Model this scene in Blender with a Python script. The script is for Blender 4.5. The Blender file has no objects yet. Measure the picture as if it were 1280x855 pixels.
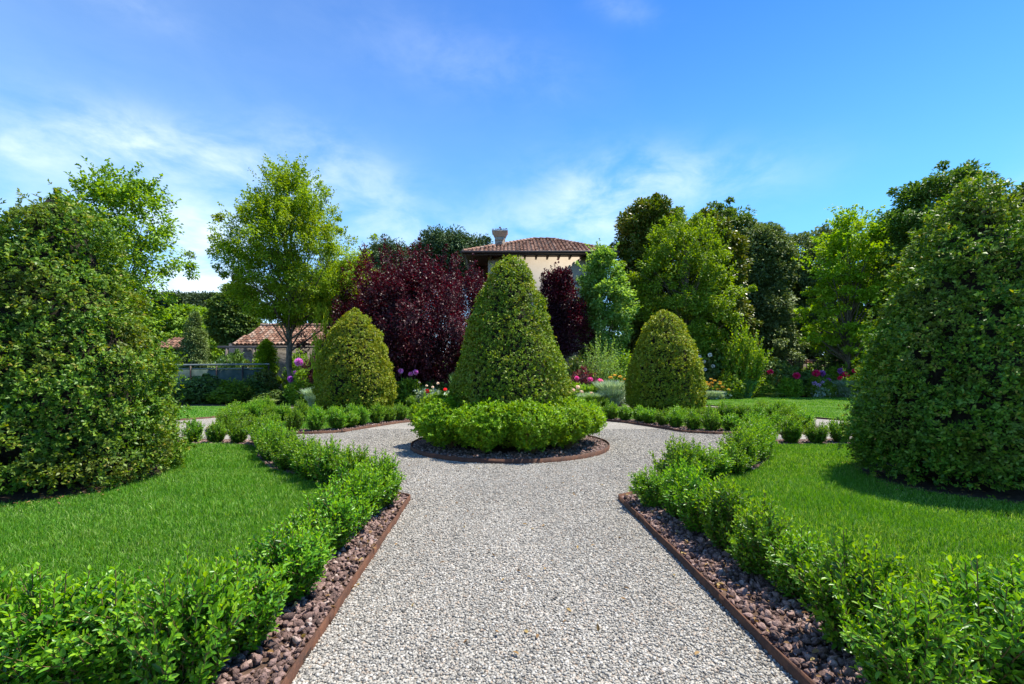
import bpy, math
import numpy as np
from mathutils import Vector

# ------------------------------------------------------------------ camera, sky, sun, exposure
SC = bpy.context.scene
COL = SC.collection
FPX, HZ, CX, EYE = 570.0, 468.0, 640.0, 1.5       # focal length in photo pixels, horizon row, centre column, eye height

cam_d = bpy.data.cameras.new("camera")
cam = bpy.data.objects.new("camera", cam_d)
COL.objects.link(cam)
cam_d.sensor_width = 36.0
cam_d.lens = FPX / 1280 * 36.0
cam_d.shift_y = (HZ - 427.5) / 1280
cam_d.clip_start = 0.05
cam_d.clip_end = 5000
cam.location = (0, 0, EYE)
cam.rotation_euler = (math.radians(90), 0, 0)
SC.camera = cam

SUN_EL = math.radians(65)
SUN_AZ = math.atan2(0.91, 0.40)                    # clockwise from +Y: from the right, a little beyond the garden
SUN_STRENGTH, SKY_STRENGTH, EXPOSURE = 4.1, 0.15, 1.12

sdir = Vector((math.sin(SUN_AZ) * math.cos(SUN_EL), math.cos(SUN_AZ) * math.cos(SUN_EL), math.sin(SUN_EL)))
sun_d = bpy.data.lights.new("sun", 'SUN')
sun_d.energy = SUN_STRENGTH
sun_d.angle = math.radians(0.53)
sun_d.color = (1.0, 0.935, 0.81)
sun = bpy.data.objects.new("sun", sun_d)
sun.rotation_euler = (-sdir).to_track_quat('-Z', 'Y').to_euler()
sun.location = (20, 10, 40)
COL.objects.link(sun)

world = bpy.data.worlds.new("World")
SC.world = world
world.use_nodes = True


class NT:
    """small node-tree writer"""
    def __init__(s, tree):
        s.t = tree
        s.n = tree.nodes
        s.l = tree.links

    def node(s, kind, ins=None, **props):
        nd = s.n.new(kind)
        for k, v in props.items():
            setattr(nd, k, v)
        for k, v in (ins or {}).items():
            sock = nd.inputs[k]
            if hasattr(v, 'is_output') or isinstance(v, bpy.types.NodeSocket):
                s.l.new(v, sock)
            else:
                sock.default_value = v
        return nd

    def math(s, op, a, b=None, c=None, clamp=False):
        ins = {0: a}
        if b is not None: ins[1] = b
        if c is not None: ins[2] = c
        nd = s.node('ShaderNodeMath', ins, operation=op)
        nd.use_clamp = clamp
        return nd.outputs[0]

    def mix(s, fac, a, b, blend='MIX'):
        nd = s.node('ShaderNodeMix', data_type='RGBA', blend_type=blend)
        for i, v in ((0, fac), (6, a), (7, b)):
            if isinstance(v, bpy.types.NodeSocket): s.l.new(v, nd.inputs[i])
            else: nd.inputs[i].default_value = v if i == 0 else (*v[:3], 1)
        return nd.outputs[2]

    def ramp(s, fac, stops, interp='LINEAR'):
        nd = s.node('ShaderNodeValToRGB', {0: fac})
        cr = nd.color_ramp
        cr.interpolation = interp
        while len(cr.elements) < len(stops): cr.elements.new(0.5)
        for e, (p, c) in zip(cr.elements, stops):
            e.position = p
            e.color = (*c[:3], 1) if len(c) >= 3 else (c[0],) * 3 + (1,)
        return nd.outputs[0]

    def noise(s, vec, scale, detail=3, rough=0.55, dist=0.0):
        nd = s.node('ShaderNodeTexNoise', {'Scale': scale, 'Detail': detail, 'Roughness': rough, 'Distortion': dist})
        if vec is not None: s.l.new(vec, nd.inputs['Vector'])
        return nd.outputs[0]


def build_sky():
    w = NT(world.node_tree)
    w.n.clear()
    sky = w.node('ShaderNodeTexSky', sky_type='NISHITA')
    sky.sun_disc = False
    sky.sun_elevation = SUN_EL
    sky.sun_rotation = SUN_AZ
    sky.altitude = 50
    sky.air_density = 1.0
    sky.dust_density = 0.25
    sky.ozone_density = 2.5
    hs = w.node('ShaderNodeHueSaturation', {'Hue': 0.488, 'Saturation': 1.7, 'Value': 0.72, 'Color': sky.outputs[0]})
    tc = w.node('ShaderNodeTexCoord').outputs['Generated']
    sep = w.node('ShaderNodeSeparateXYZ', {0: tc})
    x, y, z = sep.outputs
    az = w.math('ARCTAN2', x, y)
    el = w.math('ARCSINE', z)
    # cloud deck: directions projected on a plane overhead, stretched into streaks
    inv = w.math('DIVIDE', 1.0, w.math('ADD', w.math('MAXIMUM', z, 0.0), 0.16))
    comb = w.node('ShaderNodeCombineXYZ', {0: w.math('MULTIPLY', w.math('MULTIPLY', x, inv), 0.75), 1: w.math('MULTIPLY', w.math('MULTIPLY', y, inv), 1.15), 2: 0.0}).outputs[0]
    n1 = w.noise(comb, 1.6, 8, 0.58, 0.9)
    fine = w.node('ShaderNodeCombineXYZ', {0: w.math('MULTIPLY', az, 2.6), 1: w.math('MULTIPLY', el, 5.2), 2: 0.3}).outputs[0]
    n2 = w.noise(fine, 2.6, 8, 0.6, 0.25)

    def blob(px, py, sx, sy, amp, tilt=0.0):
        a0 = math.atan((px - CX) / FPX)
        e0 = math.atan((HZ - py) / FPX * math.cos(a0))
        sa, se = sx / FPX * math.cos(a0) ** 2, sy / FPX * math.cos(a0)
        da, de = w.math('SUBTRACT', az, a0), w.math('SUBTRACT', el, e0)
        if tilt:
            de = w.math('SUBTRACT', de, w.math('MULTIPLY', da, tilt))
        q = w.math('ADD', w.math('POWER', w.math('DIVIDE', da, sa), 2), w.math('POWER', w.math('DIVIDE', de, se), 2))
        return w.math('MULTIPLY', w.math('EXPONENT', w.math('MULTIPLY', q, -1.0)), amp)

    dense = [blob(130, 176, 100, 28, 0.66), blob(285, 200, 120, 26, 0.5, -0.1), blob(28, 188, 70, 24, 0.55), blob(430, 215, 90, 34, 0.4, -0.2),
             blob(235, 335, 110, 75, 1.0), blob(745, 258, 95, 46, 0.55), blob(865, 220, 120, 28, 0.34, -0.1), blob(590, 80, 130, 30, 0.13, -0.1),
             blob(160, 4, 90, 18, 0.12), blob(775, 8, 50, 12, 0.14, -0.3), blob(540, 305, 240, 40, 0.42), blob(-140, 240, 160, 60, 0.6), blob(1420, 230, 160, 60, 0.5)]
    s_ = dense[0]
    for b in dense[1:]:
        s_ = w.math('ADD', s_, b)
    cl = w.math('MULTIPLY', s_, w.ramp(w.math('ADD', w.math('MULTIPLY', n1, 0.05), w.math('MULTIPLY', n2, 0.95)), [(0.28, (0.0,)), (0.74, (1.0,))], 'EASE'))
    # thin veil of high cloud towards the left, and the pale air low down
    veil = w.math('MULTIPLY', w.ramp(w.math('ADD', w.math('MULTIPLY', az, 0.5), 0.5), [(0.1, (1.0,)), (0.62, (0.0,))]), w.math('MULTIPLY_ADD', n2, 0.3, 0.16))
    air = w.math('MULTIPLY', w.math('EXPONENT', w.math('MULTIPLY', w.math('MAXIMUM', z, 0.0), -3.2)), 0.86)
    tot = w.math('ADD', cl, w.math('MULTIPLY', veil, 0.30), clamp=True)
    tot = w.math('MINIMUM', tot, 0.94)
    deep = w.ramp(z, [(0.0, (1.0, 1.0, 1.0)), (0.28, (0.80, 0.90, 1.0)), (0.52, (0.31, 0.65, 0.94)), (0.68, (0.17, 0.52, 0.88))])
    blue = w.mix(1.0, hs.outputs[0], deep, 'MULTIPLY')
    base = w.mix(air, blue, (2.2, 3.4, 5.2))
    colr = w.mix(tot, base, (3.75, 4.2, 4.6))
    bg = w.node('ShaderNodeBackground', {'Color': colr, 'Strength': SKY_STRENGTH})
    out = w.node('ShaderNodeOutputWorld')
    w.l.new(bg.outputs[0], out.inputs[0])


build_sky()
SC.view_settings.view_transform = 'Standard'
SC.view_settings.look = 'None'
SC.view_settings.exposure = EXPOSURE
SC.view_settings.gamma = 1.0
SC.view_settings.use_curve_mapping = False
SC.render.engine = 'CYCLES'
SC.cycles.max_bounces = 7
SC.cycles.diffuse_bounces = 3
SC.cycles.transmission_bounces = 5
SC.cycles.transparent_max_bounces = 6
SC.cycles.caustics_reflective = False
SC.cycles.caustics_refractive = False
SC.cycles.use_denoising = True
SC.cycles.sample_clamp_indirect = 6.0


# ------------------------------------------------------------------ mesh writer and object helpers
def rng_of(seed):
    return np.random.default_rng(seed)


def nrm(a):
    return a / np.maximum(np.linalg.norm(a, axis=-1, keepdims=True), 1e-9)


class MB:
    def __init__(s):
        s.v, s.f, s.n = [], [], 0

    def add(s, v, *faces, mat=0):
        v = np.asarray(v, dtype=np.float32).reshape(-1, 3)
        for f in faces:
            f = np.asarray(f, dtype=np.int64)
            if f.ndim == 1: f = f[None]
            s.f.append((f + s.n, mat))
        s.v.append(v)
        s.n += len(v)

    def box(s, a, b, mat=0):
        (x0, y0, z0), (x1, y1, z1) = a, b
        v = [(x0, y0, z0), (x1, y0, z0), (x1, y1, z0), (x0, y1, z0), (x0, y0, z1), (x1, y0, z1), (x1, y1, z1), (x0, y1, z1)]
        s.add(v, [(0, 3, 2, 1), (4, 5, 6, 7), (0, 1, 5, 4), (1, 2, 6, 5), (2, 3, 7, 6), (3, 0, 4, 7)], mat=mat)

    def tube(s, pts, rad, k=6, mat=0, cap=True):
        pts = np.asarray(pts, dtype=float)
        m = len(pts)
        rad = np.broadcast_to(np.asarray(rad, dtype=float), (m,))
        t = nrm(np.gradient(pts, axis=0))
        ref = np.where(np.abs(t[:, 2:3]) > 0.9, np.array([[1.0, 0, 0]]), np.array([[0, 0, 1.0]]))
        u = nrm(np.cross(t, ref))
        w = np.cross(t, u)
        a = np.linspace(0, 2 * np.pi, k, endpoint=False)
        v = pts[:, None] + rad[:, None, None] * (np.cos(a)[None, :, None] * u[:, None] + np.sin(a)[None, :, None] * w[:, None])
        i = np.arange(m - 1)[:, None] * k
        j = np.arange(k)[None]
        j2 = (j + 1) % k
        f = np.stack([i + j, i + j2, i + k + j2, i + k + j], -1).reshape(-1, 4)
        s.add(v.reshape(-1, 3), f, mat=mat)
        if cap:
            s.add(v[-1], np.arange(k), mat=mat)
            s.add(v[0], np.arange(k)[::-1], mat=mat)

    def build(s, name, mats, parent=None, smooth=False):
        me = bpy.data.meshes.new(name)
        V = np.concatenate(s.v).astype(np.float32)
        me.vertices.add(len(V))
        me.vertices.foreach_set('co', V.ravel())
        li, tot, mi = [], [], []
        for f, m in s.f:
            li.append(f.ravel())
            tot.append(np.full(len(f), f.shape[1], dtype=np.int32))
            mi.append(np.full(len(f), m, dtype=np.int32))
        li = np.concatenate(li).astype(np.int32)
        tot = np.concatenate(tot)
        mi = np.concatenate(mi)
        me.loops.add(len(li))
        me.loops.foreach_set('vertex_index', li)
        me.polygons.add(len(tot))
        st = np.zeros(len(tot), dtype=np.int32)
        st[1:] = np.cumsum(tot)[:-1]
        me.polygons.foreach_set('loop_start', st)
        me.polygons.foreach_set('loop_total', tot)
        me.polygons.foreach_set('material_index', mi)
        if smooth:
            me.polygons.foreach_set('use_smooth', np.ones(len(tot), dtype=bool))
        for m in (mats if isinstance(mats, (list, tuple)) else [mats]):
            me.materials.append(m)
        me.update(calc_edges=True)
        o = bpy.data.objects.new(name, me)
        COL.objects.link(o)
        if parent is not None: o.parent = parent
        return o


def tag(o, label, cat, group=None):
    o['label'] = label
    o['category'] = cat
    if group: o['group'] = group
    return o


def thing(name, label, cat, loc=(0, 0, 0), rz=0.0, group=None):
    o = bpy.data.objects.new(name, None)
    o.empty_display_size = 0.2
    COL.objects.link(o)
    o.location = loc
    o.rotation_euler = (0, 0, rz)
    return tag(o, label, cat, group)


def setting(o, kind='structure'):
    o['kind'] = kind
    return o


def dup(root, loc, rz, label, scale=(1, 1, 1), group=None, cat=None):
    r = root.copy()
    COL.objects.link(r)
    r.location, r.rotation_euler, r.scale = loc, (0, 0, rz), scale
    r['label'] = label
    if group: r['group'] = group
    if cat: r['category'] = cat
    for ch in list(root.children):
        c = ch.copy()
        COL.objects.link(c)
        c.parent = r
        for g in ch.children:
            d = g.copy()
            COL.objects.link(d)
            d.parent = c
    return r


def gpt(px, py):
    """ground point seen at a photo pixel"""
    d = FPX * EYE / (py - HZ)
    return (px - CX) / FPX * d, d


def xat(px, d): return (px - CX) / FPX * d
def zat(py, d): return EYE + (HZ - py) / FPX * d


# ------------------------------------------------------------------ materials
def new_mat(name):
    m = bpy.data.materials.new(name)
    m.use_nodes = True
    t = NT(m.node_tree)
    t.n.clear()
    return m, t


def finish(t, shader, disp=None):
    o = t.node('ShaderNodeOutputMaterial')
    t.l.new(shader, o.inputs['Surface'])


def leaf_mat(name, cols, patch=None, patch_scale=2.0, trans=0.3, rough=0.42, spec=0.5, tint=(1.0, 1.0, 0.55), dry=None):
    gain = 1.62
    cols = [tuple(min(v * gain, 0.9) for v in c_) for c_ in cols]
    patch = tuple(v * gain for v in patch) if patch is not None else None
    spec, rough = spec * 0.5, min(rough + 0.12, 0.7)
    """leaves: each leaf its own shade, patches of a second hue, light coming through"""
    m, t = new_mat(name)
    geo = t.node('ShaderNodeNewGeometry')
    rnd = geo.outputs['Random Per Island']
    n = len(cols)
    c = t.ramp(rnd, [(i / (n - 1), cc) for i, cc in enumerate(cols)])
    oi = t.node('ShaderNodeObjectInfo')
    tc = t.node('ShaderNodeTexCoord')
    if patch is not None:
        nz = t.noise(tc.outputs['Object'], patch_scale, 3, 0.6)
        f = t.ramp(nz, [(0.46, (0.0,)), (0.68, (1.0,))])
        c = t.mix(t.math('MULTIPLY', f, 0.75), c, patch)
    if dry is not None:
        f2 = t.ramp(t.noise(tc.outputs['Object'], 1.7, 4, 0.65), [(0.50, (0.0,)), (0.74, (1.0,))])
        c = t.mix(t.math('MULTIPLY', f2, 0.22), c, dry)
    hv = t.node('ShaderNodeHueSaturation', {'Hue': t.math('MULTIPLY_ADD', oi.outputs['Random'], 0.018, 0.491), 'Saturation': 1.0,
                                            'Value': t.math('MULTIPLY_ADD', oi.outputs['Random'], 0.26, 0.87), 'Color': c})
    c = hv.outputs[0]
    p = t.node('ShaderNodeBsdfPrincipled', {'Base Color': c, 'Roughness': rough, 'Specular IOR Level': spec})
    tr = t.node('ShaderNodeBsdfTranslucent', {'Color': t.mix(1.0, c, tint, 'MULTIPLY')})
    tr_c = t.node('ShaderNodeHueSaturation', {'Hue': 0.49, 'Saturation': 1.1, 'Value': 1.6, 'Color': tr.inputs[0].links[0].from_socket})
    t.l.new(tr_c.outputs[0], tr.inputs[0])
    mx = t.node('ShaderNodeMixShader', {0: trans, 1: p.outputs[0], 2: tr.outputs[0]})
    finish(t, mx.outputs[0])
    return m


def stone_mat(name, stops, rough=0.85, spec=0.3, scale=40, bump=0.3, dist=0.004, broad=0.0):
    m, t = new_mat(name)
    rnd = t.node('ShaderNodeNewGeometry').outputs['Random Per Island']
    tc = t.node('ShaderNodeTexCoord').outputs['Object']
    c = t.ramp(rnd, stops)
    nz = t.noise(tc, scale, 4, 0.65)
    c = t.mix(1.0, c, t.ramp(nz, [(0.3, (0.62, 0.62, 0.62)), (0.7, (1.25, 1.22, 1.2))]), 'MULTIPLY')
    if broad:
        mp = t.node('ShaderNodeMapping', {'Vector': tc, 'Scale': (1.0, 0.35, 1.0)}).outputs[0]
        c = t.mix(1.0, c, t.ramp(t.noise(mp, 1.1, 5, 0.6), [(0.32, (1 - broad, 1 - broad, 1 - broad * 1.05)), (0.66, (1 + broad * 0.5,) * 3)]), 'MULTIPLY')
    b = t.node('ShaderNodeBump', {'Strength': bump, 'Distance': dist, 'Height': nz})
    p = t.node('ShaderNodeBsdfPrincipled', {'Base Color': c, 'Roughness': rough, 'Specular IOR Level': spec, 'Normal': b.outputs[0]})
    finish(t, p.outputs[0])
    return m


def plain_mat(name, c1, c2, scale=5.0, rough=0.7, bump=0.15, dist=0.01, stretch=(1, 1, 1), spec=0.3, metal=0.0, detail=5, lo=0.35, hi=0.65):
    m, t = new_mat(name)
    tc = t.node('ShaderNodeTexCoord').outputs['Object']
    mp = t.node('ShaderNodeMapping', {'Vector': tc, 'Scale': stretch}).outputs[0]
    nz = t.noise(mp, scale, detail, 0.62)
    c = t.ramp(nz, [(lo, c1), (hi, c2)])
    b = t.node('ShaderNodeBump', {'Strength': bump, 'Distance': dist, 'Height': nz})
    p = t.node('ShaderNodeBsdfPrincipled', {'Base Color': c, 'Roughness': rough, 'Specular IOR Level': spec, 'Metallic': metal, 'Normal': b.outputs[0]})
    finish(t, p.outputs[0])
    return m


GRAVEL_STOPS = [(0.0, (0.103, 0.1, 0.091)), (0.12, (0.203, 0.194, 0.175)), (0.34, (0.31, 0.298, 0.266)), (0.56, (0.386, 0.37, 0.326)), (0.76, (0.449, 0.426, 0.375)), (0.85, (0.36, 0.282, 0.21)), (0.91, (0.493, 0.477, 0.429)), (1.0, (0.574, 0.556, 0.509))]


def gravel_sheet_mat():
    m, t = new_mat('gravel_ground')
    tc = t.node('ShaderNodeTexCoord').outputs['Object']
    v1 = t.node('ShaderNodeTexVoronoi', {'Vector': tc, 'Scale': 78.0, 'Randomness': 1.0}, feature='F1')
    sp = t.node('ShaderNodeSeparateXYZ', {0: v1.outputs['Color']})
    c = t.ramp(sp.outputs[0], GRAVEL_STOPS)
    edge = t.ramp(v1.outputs['Distance'], [(0.35, (1.0, 1.0, 1.0)), (0.85, (0.42, 0.41, 0.40))])
    c = t.mix(1.0, c, edge, 'MULTIPLY')
    big = t.noise(tc, 0.9, 5, 0.62)
    c = t.mix(1.0, c, t.ramp(big, [(0.3, (0.86, 0.855, 0.85)), (0.7, (1.08, 1.07, 1.05))]), 'MULTIPLY')
    h = t.math('SUBTRACT', 1.0, v1.outputs['Distance'])
    b = t.node('ShaderNodeBump', {'Strength': 0.75, 'Distance': 0.012, 'Height': h})
    p = t.node('ShaderNodeBsdfPrincipled', {'Base Color': c, 'Roughness': 0.85, 'Specular IOR Level': 0.25, 'Normal': b.outputs[0]})
    finish(t, p.outputs[0])
    return m


def rust_mat():
    m, t = new_mat('rusty_steel')
    tc = t.node('ShaderNodeTexCoord').outputs['Object']
    n1 = t.noise(tc, 9.0, 6, 0.7)
    n2 = t.noise(tc, 70.0, 4, 0.7)
    c = t.ramp(n1, [(0.3, (0.05, 0.025, 0.017)), (0.5, (0.095, 0.042, 0.024)), (0.7, (0.165, 0.070, 0.034))])
    c = t.mix(1.0, c, t.ramp(n2, [(0.3, (0.7, 0.7, 0.7)), (0.7, (1.25, 1.2, 1.15))]), 'MULTIPLY')
    b = t.node('ShaderNodeBump', {'Strength': 0.3, 'Distance': 0.002, 'Height': n2})
    p = t.node('ShaderNodeBsdfPrincipled', {'Base Color': c, 'Roughness': 0.75, 'Specular IOR Level': 0.35, 'Normal': b.outputs[0]})
    finish(t, p.outputs[0])
    return m


M = {}
M['gravel'] = gravel_sheet_mat()
M['gravel_stone'] = stone_mat('gravel_stone', GRAVEL_STOPS, 0.8, 0.3, 60, 0.2, 0.002, 0.16)
M['lava'] = stone_mat('lava_stone', [(0.0, (0.082, 0.057, 0.051)), (0.3, (0.177, 0.117, 0.102)), (0.6, (0.265, 0.178, 0.155)), (0.87, (0.353, 0.245, 0.214)), (0.97, (0.429, 0.332, 0.293)), (1.0, (0.529, 0.454, 0.415))], 0.95, 0.15, 80, 1.0, 0.012)
M['soil'] = plain_mat('dark_soil', (0.035, 0.024, 0.018), (0.085, 0.06, 0.045), 14, 0.95, 0.6, 0.02)
M['mulch'] = plain_mat('bark_soil', (0.045, 0.026, 0.018), (0.13, 0.08, 0.055), 22, 0.95, 0.7, 0.02)
M['turf'] = plain_mat('turf_base', (0.022, 0.05, 0.010), (0.05, 0.10, 0.02), 30, 0.9, 0.6, 0.02)
M['meadow'] = plain_mat('meadow_ground', (0.03, 0.05, 0.015), (0.075, 0.085, 0.03), 1.2, 0.95, 0.4, 0.03)
M['rust'] = rust_mat()
M['bark'] = plain_mat('grey_bark', (0.075, 0.06, 0.05), (0.19, 0.16, 0.135), 16, 0.9, 0.7, 0.02, (1, 1, 0.25))
M['bark_dark'] = plain_mat('dark_bark', (0.03, 0.024, 0.02), (0.085, 0.068, 0.055), 16, 0.9, 0.7, 0.02, (1, 1, 0.3))
M['stem'] = plain_mat('green_brown_stem', (0.10, 0.075, 0.03), (0.22, 0.15, 0.06), 40, 0.7, 0.2, 0.003)
M['stem_green'] = plain_mat('green_stem', (0.06, 0.12, 0.03), (0.10, 0.18, 0.05), 30, 0.6, 0.1, 0.003)
M['plaster'] = plain_mat('warm_plaster', (0.50, 0.43, 0.35), (0.58, 0.505, 0.42), 0.8, 0.9, 0.1, 0.01)
M['dark_wood'] = plain_mat('dark_brown_wood', (0.035, 0.018, 0.012), (0.075, 0.04, 0.026), 12, 0.7, 0.3, 0.005, (1, 1, 1))
M['grey_wood'] = plain_mat('weathered_wood', (0.13, 0.10, 0.08), (0.25, 0.205, 0.17), 8, 0.85, 0.4, 0.01, (0.3, 2, 2))
M['gutter'] = plain_mat('brown_gutter', (0.042, 0.026, 0.022), (0.06, 0.038, 0.032), 5, 0.45, 0.05, 0.002)
M['rubble'] = plain_mat('grey_stone_wall', (0.13, 0.115, 0.10), (0.31, 0.28, 0.245), 3.5, 0.95, 0.8, 0.05, (1, 1, 1.6))
M['tile'] = stone_mat('clay_tile', [(0.0, (0.075, 0.045, 0.034)), (0.22, (0.15, 0.078, 0.052)), (0.5, (0.235, 0.125, 0.083)), (0.75, (0.31, 0.18, 0.125)), (0.92, (0.37, 0.26, 0.195)), (1.0, (0.20, 0.165, 0.14))], 0.85, 0.2, 6, 0.3, 0.01)
M['tile_brown'] = stone_mat('brown_clay_tile', [(0.0, (0.20, 0.095, 0.062)), (0.3, (0.30, 0.16, 0.105)), (0.6, (0.39, 0.22, 0.15)), (0.9, (0.47, 0.30, 0.215)), (1.0, (0.33, 0.25, 0.20))], 0.85, 0.2, 6, 0.3, 0.01)
M['net'] = plain_mat('green_net', (0.04, 0.075, 0.065), (0.085, 0.125, 0.11), 3, 0.8, 0.2, 0.01)
M['rail'] = plain_mat('pale_metal_rail', (0.16, 0.19, 0.185), (0.25, 0.28, 0.275), 3, 0.5, 0.05, 0.002)
M['iron'] = plain_mat('black_iron', (0.012, 0.012, 0.012), (0.03, 0.028, 0.026), 20, 0.6, 0.1, 0.002)

# leaves
M['box_tip'] = leaf_mat('box_new_growth', [(0.06, 0.15, 0.006), (0.088, 0.195, 0.008), (0.125, 0.24, 0.011), (0.18, 0.285, 0.017)], None, 1, 0.36, 0.36)
M['topiary_tip'] = leaf_mat('topiary_new_growth', [(0.07, 0.15, 0.011), (0.11, 0.19, 0.014), (0.155, 0.225, 0.022), (0.22, 0.18, 0.04)], None, 1, 0.28, 0.4)
M['twig_shade'] = plain_mat('twigs_and_core_shade', (0.012, 0.010, 0.006), (0.035, 0.028, 0.018), 20, 0.95, 0.5, 0.02)  # near-black: paints shade behind the leaf gaps; also colours the stem and low boughs
M['box_leaf'] = leaf_mat('box_leaf', [(0.018, 0.062, 0.005), (0.036, 0.115, 0.006), (0.066, 0.18, 0.009), (0.125, 0.25, 0.018)], (0.05, 0.14, 0.007), 6.0, 0.28, 0.28, 0.95)
M['box_leaf_gold'] = leaf_mat('gold_box_leaf', [(0.036, 0.092, 0.006), (0.07, 0.155, 0.007), (0.115, 0.225, 0.01), (0.19, 0.295, 0.018)], (0.14, 0.21, 0.012), 3.0, 0.34, 0.36)
M['topiary_leaf'] = leaf_mat('topiary_leaf', [(0.036, 0.07, 0.006), (0.066, 0.125, 0.009), (0.108, 0.18, 0.012), (0.18, 0.245, 0.025)], (0.155, 0.17, 0.018), 1.7, 0.24, 0.38)
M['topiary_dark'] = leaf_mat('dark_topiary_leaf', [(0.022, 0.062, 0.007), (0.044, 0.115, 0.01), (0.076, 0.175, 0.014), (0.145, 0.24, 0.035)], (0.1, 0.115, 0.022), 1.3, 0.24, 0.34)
M['topiary_gold'] = leaf_mat('golden_topiary_leaf', [(0.062, 0.105, 0.008), (0.12, 0.18, 0.012), (0.19, 0.24, 0.017), (0.28, 0.3, 0.028)], (0.21, 0.21, 0.017), 2.0, 0.25, 0.42)
M['plum_leaf'] = leaf_mat('plum_leaf', [(0.012, 0.005, 0.008), (0.022, 0.008, 0.012), (0.036, 0.011, 0.016), (0.062, 0.024, 0.03)], (0.1, 0.008, 0.014), 0.55, 0.22, 0.36, 0.5, (1.0, 0.3, 0.3))
M['lime_leaf'] = leaf_mat('lime_leaf', [(0.06, 0.122, 0.007), (0.108, 0.205, 0.01), (0.155, 0.265, 0.014), (0.22, 0.325, 0.028)], (0.145, 0.2, 0.012), 0.6, 0.34, 0.45)
M['fresh_leaf'] = leaf_mat('fresh_leaf', [(0.042, 0.082, 0.008), (0.082, 0.155, 0.012), (0.13, 0.22, 0.018), (0.21, 0.3, 0.045)], (0.095, 0.165, 0.02), 0.6, 0.32, 0.45)
M['soft_leaf'] = leaf_mat('soft_leaf', [(0.06, 0.12, 0.026), (0.11, 0.2, 0.04), (0.165, 0.27, 0.065), (0.26, 0.36, 0.12)], (0.1, 0.19, 0.045), 0.7, 0.32, 0.45)
M['bright_leaf'] = leaf_mat('bright_leaf', [(0.05, 0.12, 0.010), (0.09, 0.19, 0.014), (0.14, 0.25, 0.018), (0.21, 0.31, 0.03)], (0.15, 0.23, 0.02), 1.2, 0.36, 0.42)
M['yellow_leaf'] = leaf_mat('yellow_green_leaf', [(0.12, 0.17, 0.012), (0.19, 0.24, 0.015), (0.26, 0.30, 0.02), (0.34, 0.36, 0.03)], None, 1, 0.35, 0.5)
M['oak_leaf'] = leaf_mat('holm_oak_leaf', [(0.046, 0.082, 0.026), (0.084, 0.138, 0.043), (0.135, 0.195, 0.066), (0.21, 0.26, 0.11)], (0.1, 0.15, 0.054), 0.4, 0.14, 0.5)
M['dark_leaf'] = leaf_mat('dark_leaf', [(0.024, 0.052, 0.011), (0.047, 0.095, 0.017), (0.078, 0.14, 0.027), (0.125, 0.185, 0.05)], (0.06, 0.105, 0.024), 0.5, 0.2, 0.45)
M['magnolia_leaf'] = leaf_mat('magnolia_leaf', [(0.026, 0.05, 0.01), (0.052, 0.088, 0.013), (0.09, 0.13, 0.018), (0.15, 0.13, 0.035)], (0.095, 0.11, 0.02), 0.5, 0.16, 0.28, 0.6)
M['pine_leaf'] = leaf_mat('stone_pine_needles', [(0.020, 0.042, 0.018), (0.034, 0.064, 0.027), (0.055, 0.09, 0.038), (0.08, 0.115, 0.05)], None, 1, 0.1, 0.6)
M['silver_leaf'] = leaf_mat('silver_leaf', [(0.12, 0.17, 0.12), (0.18, 0.24, 0.17), (0.24, 0.31, 0.22), (0.32, 0.38, 0.30)], None, 1, 0.2, 0.6)
M['rosemary_leaf'] = leaf_mat('rosemary_leaf', [(0.05, 0.12, 0.045), (0.075, 0.17, 0.06), (0.11, 0.22, 0.08), (0.15, 0.27, 0.10)], None, 1, 0.2, 0.5)
M['maroon_leaf'] = leaf_mat('maroon_leaf', [(0.05, 0.018, 0.022), (0.09, 0.03, 0.035), (0.13, 0.05, 0.05), (0.17, 0.09, 0.07)], None, 1, 0.2, 0.45, 0.5, (1, 0.4, 0.4))
M['grass'] = leaf_mat('grass_blade', [(0.018, 0.066, 0.005), (0.04, 0.125, 0.007), (0.072, 0.19, 0.01), (0.125, 0.25, 0.025), (0.24, 0.32, 0.11)], (0.052, 0.155, 0.007), 0.9, 0.34, 0.5, dry=(0.20, 0.26, 0.06))
M['tuft_grass'] = leaf_mat('ornamental_grass', [(0.09, 0.15, 0.04), (0.14, 0.20, 0.06), (0.20, 0.26, 0.09), (0.28, 0.32, 0.14)], None, 1, 0.3, 0.5)


def petal_mat(name, a, b):
    return leaf_mat(name, [a, tuple((x + y) / 2 for x, y in zip(a, b)), b], None, 1, 0.3, 0.5, 0.3, (1, 0.8, 0.9))


M['pink'] = petal_mat('pink_petal', (0.55, 0.06, 0.20), (0.80, 0.22, 0.38))
M['crimson'] = petal_mat('crimson_petal', (0.42, 0.012, 0.07), (0.66, 0.045, 0.15))
M['red'] = petal_mat('red_petal', (0.50, 0.03, 0.03), (0.72, 0.10, 0.07))
M['purple'] = petal_mat('purple_petal', (0.20, 0.06, 0.26), (0.36, 0.14, 0.44))
M['orchid'] = petal_mat('orchid_petal', (0.45, 0.14, 0.38), (0.66, 0.34, 0.58))
M['peach'] = petal_mat('peach_petal', (0.70, 0.42, 0.30), (0.85, 0.65, 0.50))
M['yarrow'] = petal_mat('yarrow_petal', (0.36, 0.27, 0.045), (0.46, 0.37, 0.09))
M['cream'] = petal_mat('cream_petal', (0.60, 0.58, 0.46), (0.78, 0.76, 0.66))
M['lilac'] = petal_mat('lilac_petal', (0.34, 0.24, 0.40), (0.50, 0.40, 0.55))


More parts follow.
